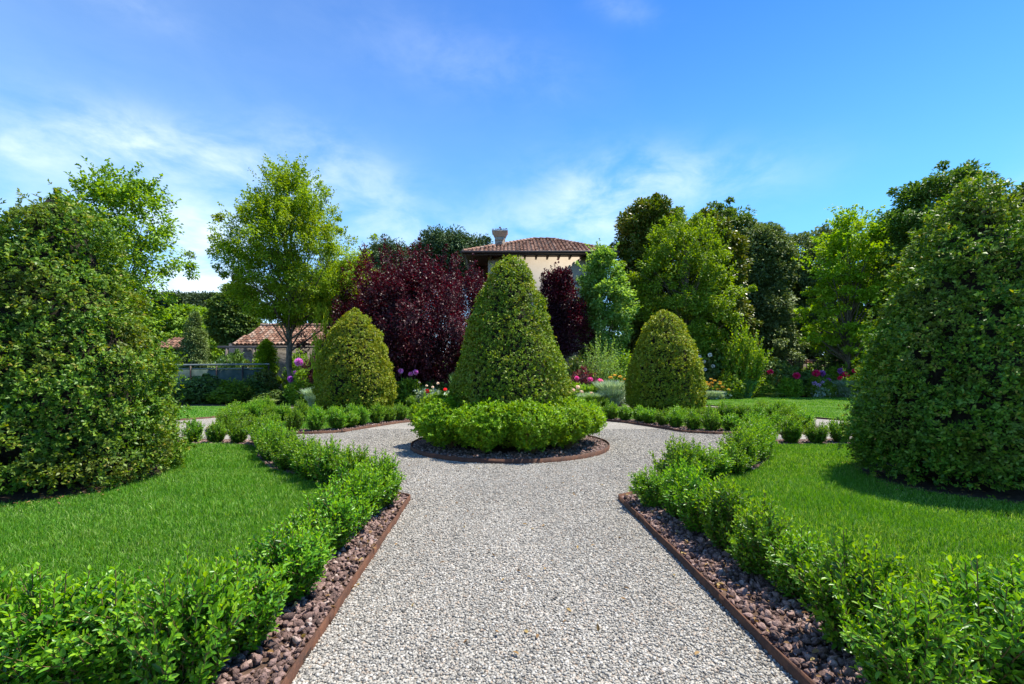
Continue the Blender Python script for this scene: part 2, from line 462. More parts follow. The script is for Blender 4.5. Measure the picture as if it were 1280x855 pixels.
# ------------------------------------------------------------------ leaves and plants
def leaves(mb, P, D, N, L, W, hi=False, fold=0.3, droop=0.15, mat=0):
    n = len(P)
    if n == 0: return
    D = nrm(D)
    N = N - D * np.sum(N * D, -1, keepdims=True)
    N = nrm(N)
    S = np.cross(D, N)
    L = np.broadcast_to(np.asarray(L, float), (n,))[:, None]
    W = np.broadcast_to(np.asarray(W, float), (n,))[:, None]
    if hi:
        up = N * W * fold * 0.5
        a = P + D * L * 0.32 + S * W * 0.48 + up
        b = P + D * L * 0.70 + S * W * 0.40 + up - N * L * droop * 0.35
        tp = P + D * L - N * L * droop
        c = P + D * L * 0.70 - S * W * 0.40 + up - N * L * droop * 0.35
        d = P + D * L * 0.32 - S * W * 0.48 + up
        V = np.stack([P, a, b, tp, c, d], 1)
        i = np.arange(n)[:, None] * 6
        F = np.concatenate([i + np.array([[0, 1, 2, 3]]), i + np.array([[0, 3, 4, 5]])])
    else:
        up = N * W * fold * 0.5
        a = P + D * L * 0.5 + S * W * 0.5 + up
        tp = P + D * L - N * L * droop
        d = P + D * L * 0.5 - S * W * 0.5 + up
        V = np.stack([P, a, tp, d], 1)
        i = np.arange(n)[:, None] * 4
        F = i + np.array([[0, 1, 2, 3]])
    mb.add(V.reshape(-1, 3), F, mat=mat)


def rand_dir(rng, n):
    return nrm(rng.normal(size=(n, 3)))


def tufts(mb, rng, P, A, k, L, W, spread=0.9, hi=False, mat=0):
    """k leaves fanned round the axis A at each point P"""
    n = len(P)
    P = np.repeat(P, k, 0)
    A = nrm(np.repeat(A, k, 0))
    R = rand_dir(rng, n * k)
    R = nrm(R - A * np.sum(R * A, -1, keepdims=True))
    w = rng.uniform(0.35, 1.0, (n * k, 1)) * spread
    D = nrm(A * (1 - w * 0.6) + R * w)
    l = L * rng.uniform(0.65, 1.2, n * k)
    Pj = P + A * rng.uniform(-0.5, 0.5, (n * k, 1)) * L + R * 0.1 * L
    leaves(mb, Pj, D, A + rng.normal(0, 0.25, (n * k, 3)), l, W * l / L, hi, mat=mat)


def revolve_points(rng, profile, n):
    """random points on a surface of revolution: profile = [(z, r), ...] from the ground up"""
    z, r = np.array(profile, float).T
    seg = np.hypot(np.diff(z), np.diff(r))
    ar = seg * (r[:-1] + r[1:]) / 2 + 1e-6
    c = np.concatenate([[0], np.cumsum(ar)]) / ar.sum()
    u = rng.uniform(0, 1, n)
    k = np.clip(np.searchsorted(c, u) - 1, 0, len(seg) - 1)
    f = (u - c[k]) / (c[k + 1] - c[k])
    zz = z[k] + f * (z[k + 1] - z[k])
    rr = r[k] + f * (r[k + 1] - r[k])
    a = rng.uniform(0, 2 * np.pi, n)
    nz, nr = -(r[k + 1] - r[k]) / seg[k], (z[k + 1] - z[k]) / seg[k]
    P = np.stack([rr * np.cos(a), rr * np.sin(a), zz], 1)
    Nn = np.stack([nr * np.cos(a), nr * np.sin(a), nz], 1)
    return P, nrm(Nn)


def lumps(rng, P, size, amp, m=40):
    """smooth bumps over a set of points, from a few random waves"""
    k = rng.normal(size=(m, 3)) / size
    ph = rng.uniform(0, 6.28, m)
    s = np.zeros(len(P))
    for i in range(m):
        s += np.sin(P @ k[i] + ph[i])
    return s / math.sqrt(m / 2) * amp


def core_hull(mb, rng, profile, shrink, mat, seg=18):
    """dark hull added inside a clipped plant to block light behind the leaves"""
    z, r = np.array(profile, float).T
    a = np.linspace(0, 2 * np.pi, seg, endpoint=False)
    rr = np.maximum(r[:, None] * shrink, 0.02) * rng.uniform(0.88, 1.06, (len(z), seg))
    V = np.stack([rr * np.cos(a), rr * np.sin(a), np.broadcast_to(z[:, None] * (0.98) , rr.shape)], -1)
    i = np.arange(len(z) - 1)[:, None] * seg
    j = np.arange(seg)[None]
    j2 = (j + 1) % seg
    mb.add(V.reshape(-1, 3), np.stack([i + j, i + j2, i + seg + j2, i + seg + j], -1).reshape(-1, 4), mat=mat)


def clipped(mb, rng, profile, n, k, L, W, depth=0.18, lump=0.05, lump_size=0.3, up=0.35, shag=0.0, hi=False, gaps=0.0, gap_size=0.2, new=0.0):
    P, Nn = revolve_points(rng, profile, n)
    dsp = lumps(rng, P, lump_size, lump)
    gap = lumps(rng, P, gap_size, 1.0)
    keep = rng.uniform(size=n) > np.clip((-gap - 0.55) * gaps, 0, 0.93)
    P, Nn, dsp = P[keep], Nn[keep], dsp[keep]
    n = len(P)
    inn = np.maximum(-rng.exponential(depth * 0.45, n), -depth * 2)
    out = np.where(rng.uniform(size=n) < 0.14, rng.uniform(0, shag, n), 0)
    P = P + Nn * (dsp + inn + out)[:, None]
    P[:, 2] = np.maximum(P[:, 2], 0.03)
    A = Nn + np.array([0, 0, up]) + rng.normal(0, 0.45, (n, 3))
    young = (inn > -0.25 * depth) & (rng.uniform(size=n) < new)
    tufts(mb, rng, P[~young], A[~young], k, L, W, 1.0, hi)
    tufts(mb, rng, P[young], A[young], k, L, W, 1.0, hi, mat=1)


def bez(a, b, c, m):
    t = np.linspace(0, 1, m)[:, None]
    return (1 - t) ** 2 * a + 2 * t * (1 - t) * b + t * t * c


def tip_leaves(fb, P, D, N, L, W, hi, tip):
    """older leaves and, at the end of a shoot, the paler new growth"""
    for sel, m in ((~tip, 0), (tip, 1)):
        leaves(fb, P[sel], D[sel], N[sel], L[sel], W[sel], hi, 0.35, 0.12, mat=m)


def box_plant(rng, H, R, n_main, n_side, L, W, step, hi=True):
    """young many-stemmed hedge plant: upright shoots with opposite leaf pairs. returns foliage MB, stems MB"""
    fb, sb = MB(), MB()

    def dress(pts, t0, ls):
        seglen = np.linalg.norm(np.diff(pts, axis=0), axis=1).sum()
        m = max(3, int(seglen * (1 - t0) / step))
        t = np.linspace(t0, 1, m)
        u = np.linspace(0, 1, len(pts))
        p = np.stack([np.interp(t, u, pts[:, i]) for i in range(3)], 1)
        T = nrm(np.stack([np.interp(t, u, np.gradient(pts[:, i])) for i in range(3)], 1))
        ref = nrm(np.cross(T, np.array([0.31, 0.22, 0.13]) + rng.normal(0, .1, 3)))
        bi = np.cross(T, ref)
        ph = np.arange(m) * (np.pi / 2) + rng.uniform(0, 6.28)
        for s in (1, -1):
            q = ref * np.cos(ph)[:, None] * s + bi * np.sin(ph)[:, None] * s + rng.normal(0, 0.22, (m, 3))
            lift = np.linspace(0.6, 1.35, m)[:, None]
            D = nrm(T * lift + q * 0.85)
            sz = ls * rng.uniform(0.75, 1.15, m) * (1 - 0.35 * (t > 0.94))
            tip_leaves(fb, p + q * 0.002, D, T + rng.normal(0, .15, (m, 3)), L * sz, W * sz, hi, t > rng.uniform(0.7, 0.98))

    for i in range(n_main):
        az = rng.uniform(0, 6.28)
        q = math.sqrt(rng.uniform(0.0, 1))
        rad = R * q * rng.uniform(0.75, 1.1)
        base = np.array([math.cos(az), math.sin(az), 0]) * R * 0.28 * q
        top = np.array([math.cos(az) * rad, math.sin(az) * rad, H * (1 - 0.34 * q * q) * rng.uniform(0.68, 1.06)])
        mid = np.array([math.cos(az) * rad * 0.75, math.sin(az) * rad * 0.75, top[2] * 0.42])
        pts = bez(base, mid, top, 9)
        sb.tube(pts, np.linspace(0.006, 0.0018, 9), 4, cap=False)
        dress(pts, 0.22, 1.0)
        for j in range(n_side):
            t = rng.uniform(0.05, 0.85)
            o = pts[int(t * 8)]
            a2 = az + rng.normal(0, 1.1)
            ln = H * rng.uniform(0.16, 0.30)
            d = nrm(np.array([math.cos(a2) * 0.8, math.sin(a2) * 0.8, rng.uniform(0.35, 1.1)]))
            e = o + d * ln + np.array([0, 0, ln * 0.15])
            p2 = bez(o, o + d * ln * 0.6, e, 5)
            sb.tube(p2, np.linspace(0.003, 0.0012, 5), 3, cap=False)
            dress(p2, 0.15, 0.9)
    return fb, sb


def plant_from(fb, sb, name, label, cat, leafm, stemm, group=None, fname='foliage', sname='stem'):
    t = thing(name, label, cat, group=group)
    fb.build(fname, leafm, t)
    if sb is not None and sb.n:
        sb.build(sname, stemm, t)
    return t


TREE_DENSITY = 2.2


def tree(name, label, cat, base, H, profile, leafm, barkm, seed, n_cl, per, cr, L, W, trunk_r, first=0.25, flat=0.75, lean=(0, 0), group=None, shell=0.45, multi=1, droop=0.0, hi=False, spray=0.0, ragged=0.22, shoots=0, shoot_len=0.9, shoot_out=0.6, wobble=0.2):
    """tapered trunk, limbs to the foliage masses, crown of many separate leaves in clumps; profile = [(z, r)] in metres"""
    n_cl, per, cr = int(n_cl * (2.0 if shoots else 2.5)), int(per / 1.7), cr * 0.66
    rng = rng_of(seed)
    t = thing(name, label, cat, (base[0], base[1], 0), 0, group)
    z, r = np.array(profile, float).T
    z[-1] -= 0.5 * cr + (0.35 * shoot_len if shoots else 0)
    z[0] += 0.3 * cr
    z = np.sort(z)
    r = np.maximum(r - 0.42 * cr, 0.12)
    # clump centres
    w = np.concatenate([[0], np.cumsum((r[:-1] + r[1:]) / 2 * np.diff(z))])
    u = rng.uniform(0, w[-1], n_cl)
    cz = np.interp(u, w, z)
    cr_ = np.interp(cz, z, r)
    a = rng.uniform(0, 2 * np.pi, n_cl)
    q = rng.uniform(0, 1, n_cl) ** shell
    wob = 1 + lumps(rng, np.stack([np.cos(a) * 2, np.sin(a) * 2, cz * 0.7], 1), 1.3, wobble, 16)
    C = np.stack([np.cos(a) * cr_ * q * wob, np.sin(a) * cr_ * q * wob, cz], 1)
    rim = rng.uniform(size=n_cl) < ragged
    push = np.where(rim, 1.0 + rng.uniform(0.02, 0.3, n_cl) / np.maximum(q, 0.5), 1.0)
    C[:, :2] *= push[:, None]
    C[:, 2] += np.where(rim, rng.uniform(0, 0.07, n_cl) * z[-1] * (cz > z.mean()), 0)
    C[:, 0] += lean[0] * cz / H
    C[:, 1] += lean[1] * cz / H
    # trunk(s) and limbs
    tb = MB()
    top = np.array([lean[0], lean[1], z[-1] * 0.93])
    m = 12
    for s in range(multi):
        off = np.array([rng.uniform(-1, 1), rng.uniform(-1, 1), 0]) * (0 if multi == 1 else 0.35)
        tp = top.copy()
        if multi > 1:
            aa = 6.28 * s / multi
            tp = np.array([math.cos(aa) * r.max() * 0.5, math.sin(aa) * r.max() * 0.5, z[-1] * 0.75])
        pts = bez(off, np.array([off[0] + tp[0] * 0.3, off[1] + tp[1] * 0.3, tp[2] * 0.5]), tp, m)
        pts[1:-1, :2] += rng.normal(0, trunk_r * 0.25, (m - 2, 2))
        rad = trunk_r * (1 - 0.93 * np.linspace(0, 1, m) ** 0.9) / (1 if multi == 1 else 1.6)
        rad[0] *= 1.35
        tb.tube(pts, rad, 9)
        for c in C[rng.choice(n_cl, min(n_cl, 70 // multi + 8), replace=False)]:
            f = np.clip((c[2] / tp[2]) * rng.uniform(0.45, 0.8), first * 0.6, 0.9)
            o = np.array([np.interp(f, np.linspace(0, 1, m), pts[:, i]) for i in range(3)])
            mid = (o + c) / 2 + np.array([0, 0, -0.06 * np.linalg.norm(c - o)]) + rng.normal(0, 0.08 * cr, 3)
            rr = trunk_r * (1 - f) * 0.36 + 0.008
            tb.tube(bez(o, mid, c, 6), np.linspace(rr, rr * 0.18, 6), 5, cap=False)
    tb.build('trunk', barkm, t, smooth=True)
    # leaves
    fb = MB()
    per = int(per * TREE_DENSITY)
    n = n_cl * per
    cc = np.repeat(C, per, 0)
    rel = rand_dir(rng, n) * rng.uniform(0.03, 1, (n, 1)) ** 0.42 * 1.45
    szc = np.repeat(np.where(rim, rng.uniform(0.35, 0.7, n_cl), rng.uniform(0.6, 1.25, n_cl)), per)[:, None]
    outw = nrm(C * np.array([1, 1, 0.25]) - np.array([0, 0, C[:, 2].mean() * 0.25]))
    outw = np.repeat(outw, per, 0)
    rel = rel * cr * 0.62 * szc * np.array([1, 1, flat]) + outw * (rng.uniform(-0.4, 1, (n, 1)) * cr * spray * 0.6)
    P = cc + rel
    P[:, 2] = np.maximum(P[:, 2], 0.1)
    D = nrm(rel / (cr * 0.6) * 0.7 + outw * 0.5 + rand_dir(rng, n) * 0.8 + np.array([0, 0, -droop]))
    N = np.array([0, 0, 1.0]) + rng.normal(0, 0.5, (n, 3)) + outw * 0.35
    leaves(fb, P, D, N, L * rng.uniform(0.6, 1.25, n), W * rng.uniform(0.7, 1.2, n), hi, 0.3, 0.2)
    if shoots:
        # leading shoots standing out of the crown
        pz = z[0] + (z[-1] - z[0]) * rng.uniform(0.25, 1.0, shoots) ** 0.7
        pa = rng.uniform(0, 2 * np.pi, shoots)
        pq = np.interp(pz, z, r) * rng.uniform(0.75, 1.0, shoots)
        top_ = rng.uniform(size=shoots) < 0.6
        pd = np.sqrt(rng.uniform(0, 1, shoots)) * r.max() * 0.95
        zs = np.interp(pd, r[np.argmax(r):][::-1], z[np.argmax(r):][::-1])
        pq, pz = np.where(top_, pd, pq), np.where(top_, zs + 0.1, pz)
        o = np.column_stack([np.cos(pa) * pq + lean[0] * pz / H, np.sin(pa) * pq + lean[1] * pz / H, pz])
        dr = nrm(np.column_stack([np.cos(pa) * shoot_out, np.sin(pa) * shoot_out, np.ones(shoots)]) + rng.normal(0, 0.15, (shoots, 3)))
        ln = shoot_len * rng.uniform(0.5, 1.2, shoots)
        kk = max(16, int(26 * shoot_len / (L * 4)))
        tt_ = rng.uniform(-0.25, 1, (shoots, kk))
        Ps = (o[:, None] + dr[:, None] * (tt_ * ln[:, None])[..., None] + rng.normal(0, 1, (shoots, kk, 3)) * (0.11 * shoot_len * (1.15 - np.clip(tt_, 0, 1)))[..., None]).reshape(-1, 3)
        Ds = np.repeat(dr, kk, 0) * 0.5 + rand_dir(rng, shoots * kk) * 0.8
        leaves(fb, Ps, Ds, np.array([0, 0, 1.0]) + rng.normal(0, 0.5, Ps.shape), L * rng.uniform(0.6, 1.1, len(Ps)), W, hi, 0.3, 0.2)
    fb.build('crown', leafm, t)
    return t


def shift_poly(pts, d):
    """offset an open polyline sideways (left of its direction is positive)"""
    p = np.asarray(pts, float)
    t = nrm(np.gradient(p, axis=0))
    return p + np.stack([-t[:, 1], t[:, 0]], 1) * d


def resample(pts, step):
    p = np.asarray(pts, float)
    s = np.concatenate([[0], np.cumsum(np.linalg.norm(np.diff(p, axis=0), axis=1))])
    m = max(2, int(round(s[-1] / step)) + 1)
    u = np.linspace(0, s[-1], m)
    return np.stack([np.interp(u, s, p[:, i]) for i in range(p.shape[1])], 1)


def in_poly(P, poly):
    poly = np.asarray(poly, float)
    x, y = P[:, 0], P[:, 1]
    inside = np.zeros(len(P), bool)
    j = len(poly) - 1
    for i in range(len(poly)):
        xi, yi = poly[i]
        xj, yj = poly[j]
        c = ((yi > y) != (yj > y)) & (x < (xj - xi) * (y - yi) / (yj - yi + 1e-12) + xi)
        inside ^= c
        j = i
    return inside


def dist_line(P, line):
    line = np.asarray(line, float)
    best = np.full(len(P), 1e9)
    for a, b in zip(line[:-1], line[1:]):
        ab = b - a
        t = np.clip(((P - a) @ ab) / (ab @ ab + 1e-12), 0, 1)
        best = np.minimum(best, np.linalg.norm(P - (a + t[:, None] * ab), axis=1))
    return best


def slab(name, poly, z0, z1, m):
    """a sheet with a skirt: polygon outline from z0 up to z1"""
    mb = MB()
    p = np.asarray(poly, float)
    a2 = np.sum(p[:, 0] * np.roll(p[:, 1], -1) - np.roll(p[:, 0], -1) * p[:, 1])
    if a2 < 0: p = p[::-1]
    n = len(p)
    mb.add(np.column_stack([p, np.full(n, z1)]), np.arange(n))
    i = np.arange(n)
    j = (i + 1) % n
    mb.add(np.concatenate([np.column_stack([p, np.full(n, z0)]), np.column_stack([p, np.full(n, z1)])]), np.stack([i, j, n + j, n + i], 1))
    return mb.build(name, m)


def sub_ico(k):
    t = (1 + 5 ** 0.5) / 2
    v = [(-1, t, 0), (1, t, 0), (-1, -t, 0), (1, -t, 0), (0, -1, t), (0, 1, t), (0, -1, -t), (0, 1, -t), (t, 0, -1), (t, 0, 1), (-t, 0, -1), (-t, 0, 1)]
    f = [(0, 11, 5), (0, 5, 1), (0, 1, 7), (0, 7, 10), (0, 10, 11), (1, 5, 9), (5, 11, 4), (11, 10, 2), (10, 7, 6), (7, 1, 8), (3, 9, 4), (3, 4, 2), (3, 2, 6), (3, 6, 8), (3, 8, 9), (4, 9, 5), (2, 4, 11), (6, 2, 10), (8, 6, 7), (9, 8, 1)]
    v = [tuple(nrm(np.array(x, float))) for x in v]
    for _ in range(k):
        mid, nf = {}, []
        def mp(a, b):
            key = (min(a, b), max(a, b))
            if key not in mid:
                v.append(tuple(nrm(np.array(v[a]) + np.array(v[b]))))
                mid[key] = len(v) - 1
            return mid[key]
        for a, b, c in f:
            ab, bc, ca = mp(a, b), mp(b, c), mp(c, a)
            nf += [(a, ab, ca), (b, bc, ab), (c, ca, bc), (ab, bc, ca)]
        f = nf
    return np.array(v), np.array(f)


def stones(mb, rng, P, size, sub, rough=0.22, flat=0.7, cuts=0):
    """angular stones at P (n,3), each of its own shape"""
    v, f = sub_ico(sub)
    n = len(P)
    if n == 0: return
    k = rng.normal(size=(n, 5, 3)) * 1.5
    ph = rng.uniform(0, 6.28, (n, 5))
    bump = np.sin(np.einsum('vd,nkd->nvk', v, k) + ph[:, None]).sum(-1) / 2.3
    R = 1 + rough * bump + rng.normal(0, rough * 0.25, bump.shape)
    sc = size[:, None, None] * (1 + rng.normal(0, 0.2, (n, 1, 3))) * np.array([1, 1, flat])
    V = v[None] * R[..., None]
    for _ in range(cuts):
        pn = rand_dir(rng, n)[:, None]
        ex = np.maximum((V * pn).sum(-1) - rng.uniform(0.32, 0.75, (n, 1)), 0)
        V = V - pn * ex[..., None]
    V = V * sc
    a = rng.uniform(0, 6.28, n)
    ca, sa = np.cos(a)[:, None], np.sin(a)[:, None]
    x, y = V[..., 0] * ca - V[..., 1] * sa, V[..., 0] * sa + V[..., 1] * ca
    V = np.stack([x, y, V[..., 2]], -1) + P[:, None]
    F = (f[None] + (np.arange(n) * len(v))[:, None, None]).reshape(-1, 3)
    mb.add(V.reshape(-1, 3), F)


# ------------------------------------------------------------------ the setting: ground, gravel, beds, lawns
ORD = ['first', 'second', 'third', 'fourth', 'fifth', 'sixth', 'seventh', 'eighth', 'ninth', 'tenth', 'eleventh', 'twelfth', 'thirteenth', 'fourteenth',
       'fifteenth', 'sixteenth', 'seventeenth', 'eighteenth', 'nineteenth', 'twentieth', 'twenty-first', 'twenty-second', 'twenty-third', 'twenty-fourth',
       'twenty-fifth', 'twenty-sixth', 'twenty-seventh', 'twenty-eighth']
CC = np.array([-0.04, 9.68])          # the round bed
CR = 2.05

mb = MB()
mb.add([(-1600, -400, 0), (1600, -400, 0), (1600, 2600, 0), (-1600, 2600, 0)], (0, 1, 2, 3))
setting(mb.build('ground', M['meadow']))
mb = MB()
mb.add([(-13.5, -6, 0.004), (13.5, -6, 0.004), (13.5, 21.5, 0.004), (-13.5, 21.5, 0.004)], (0, 1, 2, 3))
setting(mb.build('gravel_path', M['gravel']))

mir = lambda pts: [(-x + 0.05, y) for x, y in pts]
ARC = [(-1.9, 5.92), (-2.65, 6.5), (-3.3, 7.2), (-3.85, 8.0), (-4.35, 8.9), (-4.8, 9.72), (-5.3, 9.98), (-7.2, 10.12), (-9.6, 10.25)]
edge_near_l = [(-1.042, 1.55), (-1.21, 5.43)] + ARC
edge_near_r = [(1.416, 1.55), (1.266, 5.43)] + mir(ARC)
bed_near_l = edge_near_l + [(-9.6, 1.55)]
bed_near_r = edge_near_r + [(9.65, 1.55)]
LAWN_IN = [(-1.84, 2.42), (-1.9, 5.05), (-2.3, 5.72), (-3.1, 6.5), (-3.72, 7.0), (-4.4, 7.85), (-4.95, 8.9), (-5.35, 9.36), (-7.2, 9.5), (-9.3, 9.62), (-9.3, 2.42)]
lawn_near_l = LAWN_IN
lawn_near_r = [(2.14, 2.42), (2.14, 5.05)] + mir(LAWN_IN[2:])
FAR = [(-9.2, 14.6), (-8.2, 12.2), (-7.5, 11.35), (-6.0, 11.36), (-5.0, 11.4), (-4.34, 11.72), (-3.95, 12.85), (-3.45, 14.0), (-2.6, 14.9), (-1.35, 15.3), (-1.45, 20.5)]
far_l = FAR + [(-9.6, 20.5)]
far_r = mir(FAR) + [(9.65, 20.5)]
FIN = [(-8.3, 14.9), (-7.5, 12.6), (-7.1, 12.05), (-5.0, 12.05), (-4.9, 12.2), (-4.5, 13.2), (-4.0, 14.4), (-3.0, 15.5), (-2.1, 16.0), (-2.1, 20.0), (-8.6, 20.0)]

for nm, poly in (('planting_bed', bed_near_l), ('planting_bed', bed_near_r), ('planting_bed', far_l), ('planting_bed', far_r)):
    setting(slab(nm, poly, -0.02, 0.035, M['mulch']))
for poly in (lawn_near_l, lawn_near_r, FIN, mir(FIN)):
    setting(slab('lawn', poly, 0.01, 0.047, M['turf']))
a = np.linspace(0, 2 * np.pi, 72, endpoint=False)
setting(slab('round_bed', np.stack([CC[0] + CR * np.cos(a), CC[1] + CR * np.sin(a)], 1), -0.02, 0.05, M['soil']))

# outer lawns and planted borders beyond the gravel
LAWN_R = [(10.1, 15.8), (11.2, 13.7), (13.0, 12.4), (34, 9), (40, 28.6), (13.0, 28.6), (8.0, 27.4), (5.2, 24.0), (9.9, 21.2)]
LAWN_L = [(-10.3, 15.6), (-11.4, 13.9), (-13.0, 12.9), (-34, 10), (-38, 21.4), (-10.2, 20.8)]
M['turf_far'] = plain_mat('mown_turf', (0.045, 0.115, 0.010), (0.085, 0.175, 0.014), 6, 0.9, 0.5, 0.03)
setting(slab('lawn', LAWN_R, 0.0, 0.05, M['turf_far']))
setting(slab('lawn', LAWN_L, 0.0, 0.05, M['turf_far']))
setting(slab('border_soil', [(-40, 21.4), (-10, 20.85), (-3, 20.6), (5.1, 21.2), (5.15, 24.05), (7.95, 27.45), (13.0, 28.65), (42, 28.65), (46, 46), (-44, 46)], 0.0, 0.03, M['soil']))


def edging(line, label, h=0.072, closed=False):
    p = np.asarray(line, float)
    if not closed: p = resample(p, 0.28)
    w = 0.005
    if closed:
        t = nrm(np.roll(p, -1, 0) - np.roll(p, 1, 0))
    else:
        t = nrm(np.gradient(p, axis=0))
    n = np.stack([-t[:, 1], t[:, 0]], 1)
    rg = rng_of(len(p))
    top = h + rg.normal(0, 0.0025, len(p))
    wv = n * rg.normal(0, 0.003, (len(p), 1))
    L_, R_ = p + n * w + wv, p - n * w + wv
    m = len(p)
    V = np.concatenate([np.column_stack([L_, np.full(m, -0.03)]), np.column_stack([L_, top]), np.column_stack([R_, top]), np.column_stack([R_, np.full(m, -0.03)])])
    i = np.arange(m if closed else m - 1)
    j = (i + 1) % m
    e = MB()
    e.add(V, np.stack([i, j, m + j, m + i], 1)[:, ::-1], np.stack([m + i, m + j, 2 * m + j, 2 * m + i], 1)[:, ::-1], np.stack([2 * m + i, 2 * m + j, 3 * m + j, 3 * m + i], 1)[:, ::-1])
    if not closed:
        e.add(V, (0, m, 2 * m, 3 * m), (m - 1, 4 * m - 1, 3 * m - 1, 2 * m - 1))
    o = e.build('steel_edging', M['rust'])
    return tag(o, label, 'garden edging', 'rusty steel edging strips of the beds')


def inset(line, sgn):
    return shift_poly(line, sgn * 0.012)


EDGES = [None, None]
EDGES[0] = edging(edge_near_l, 'rusty steel edging along the left side of the near gravel path')
EDGES[1] = edging(edge_near_r, 'rusty steel edging along the right side of the near gravel path')
a = np.linspace(0, 2 * np.pi, 96, endpoint=False)
for line, ys in ((edge_near_l[:2], (2.75, 4.55)), (edge_near_r[:2], (2.95, 4.7))):
    (ax, ay), (bx, by) = line
    for yy in ys:
        f_ = (yy - ay) / (by - ay)
        jp = MB()
        jp.box((-0.0085, -0.035, -0.02), (0.0085, 0.035, 0.066))
        jo = jp.build('joint_plate', M['rust'], EDGES[0 if line[0][0] < 0 else 1])
        jo.location = (ax + (bx - ax) * f_, yy, 0)
        jo.rotation_euler = (0, 0, math.atan2(-(bx - ax), by - ay))
edging(np.stack([CC[0] + (CR + 0.01) * np.cos(a), CC[1] + (CR + 0.01) * np.sin(a)], 1), 'circular rusty steel edging round the central bed', 0.085, True)
edging(FAR, 'rusty steel edging of the far left bed, curving behind the round bed')
edging(mir(FAR), 'rusty steel edging of the far right bed, curving behind the round bed')
edging([(5.2, 24.02), (9.88, 21.2), (10.08, 15.8), (11.18, 13.68), (13.0, 12.38)], 'thin dark edging between the far right lawn and the gravel', 0.06)
edging([(-10.2, 20.8), (-10.28, 15.6), (-11.38, 13.88), (-13.0, 12.88)], 'thin dark edging between the far left lawn and the gravel', 0.06)

# ---- loose stones
rng = rng_of(11)


def scatter(rng, x0, x1, y0, y1, dens):
    n = int((x1 - x0) * (y1 - y0) * dens)
    return np.column_stack([rng.uniform(x0, x1, n), rng.uniform(y0, y1, n)])


def keep_seen(P, pad=1.0):
    return P[np.abs(P[:, 0]) < 1.16 * P[:, 1] + pad]


g = MB()
for y0, y1, dens, sz in ((1.6, 3.2, 9000, 0.0072), (3.2, 5.0, 7500, 0.0076), (5.0, 8.0, 3600, 0.0085), (8.0, 12.5, 1000, 0.010)):
    P = keep_seen(scatter(rng, -6.5, 6.5, y0, y1, dens), 0.3)
    ok = ~(in_poly(P, bed_near_l) | in_poly(P, bed_near_r) | in_poly(P, far_l) | in_poly(P, far_r) | (np.hypot(*(P - CC).T) < CR + 0.02))
    P = P[ok]
    s = sz * rng.uniform(0.6, 1.35, len(P))
    stones(g, rng, np.column_stack([P, 0.004 + s * rng.uniform(0.1, 0.55, len(P))]), s, 0, 0.2, 0.72)
setting(g.build('gravel_stones', M['gravel_stone']), 'stuff')


def lava(poly, hole, lines, reach, dens, sub_d, seed, circ=None):
    rg = rng_of(seed)
    q = np.asarray(poly, float)
    P = keep_seen(scatter(rg, q[:, 0].min(), q[:, 0].max(), q[:, 1].min(), q[:, 1].max(), dens))
    P = P[in_poly(P, poly)]
    if hole is not None: P = P[~in_poly(P, hole)]
    if lines is not None:
        dl = dist_line(P, lines)
        P = P[(dl < reach) & (dl > 0.03)]
    if circ is not None:
        rr = np.hypot(*(P - CC).T)
        P = P[(rr > circ) & (rr < CR - 0.03)]
    s = rg.uniform(0.012, 0.028, len(P)) * np.where(rg.uniform(size=len(P)) < 0.1, 1.3, 1)
    z = 0.035 + s * rg.uniform(0.0, 0.9, len(P))
    mbs = MB()
    near = P[:, 1] < sub_d
    for sel, sub in ((near, 1), (~near, 0)):
        stones(mbs, rg, np.column_stack([P, z])[sel], s[sel], sub, 0.24, 0.9, 9 if sub else 3)
    return setting(mbs.build('lava_stones', M['lava']), 'stuff')


lava(bed_near_l, lawn_near_l, edge_near_l, 0.95, 1700, 5.0, 21)
lava(bed_near_r, lawn_near_r, edge_near_r, 1.05, 1700, 5.0, 22)
lava([(CC[0] + CR * math.cos(t), CC[1] + CR * math.sin(t)) for t in a], None, None, 0, 800, 0, 23, 1.15)
lava(far_l, FIN, FAR, 0.7, 520, 0, 24)
lava(far_r, mir(FIN), mir(FAR), 0.7, 520, 0, 25)

# ---- grass
TOP_L, TOP_R = np.array([-6.2, 6.2]), np.array([6.25, 6.2])


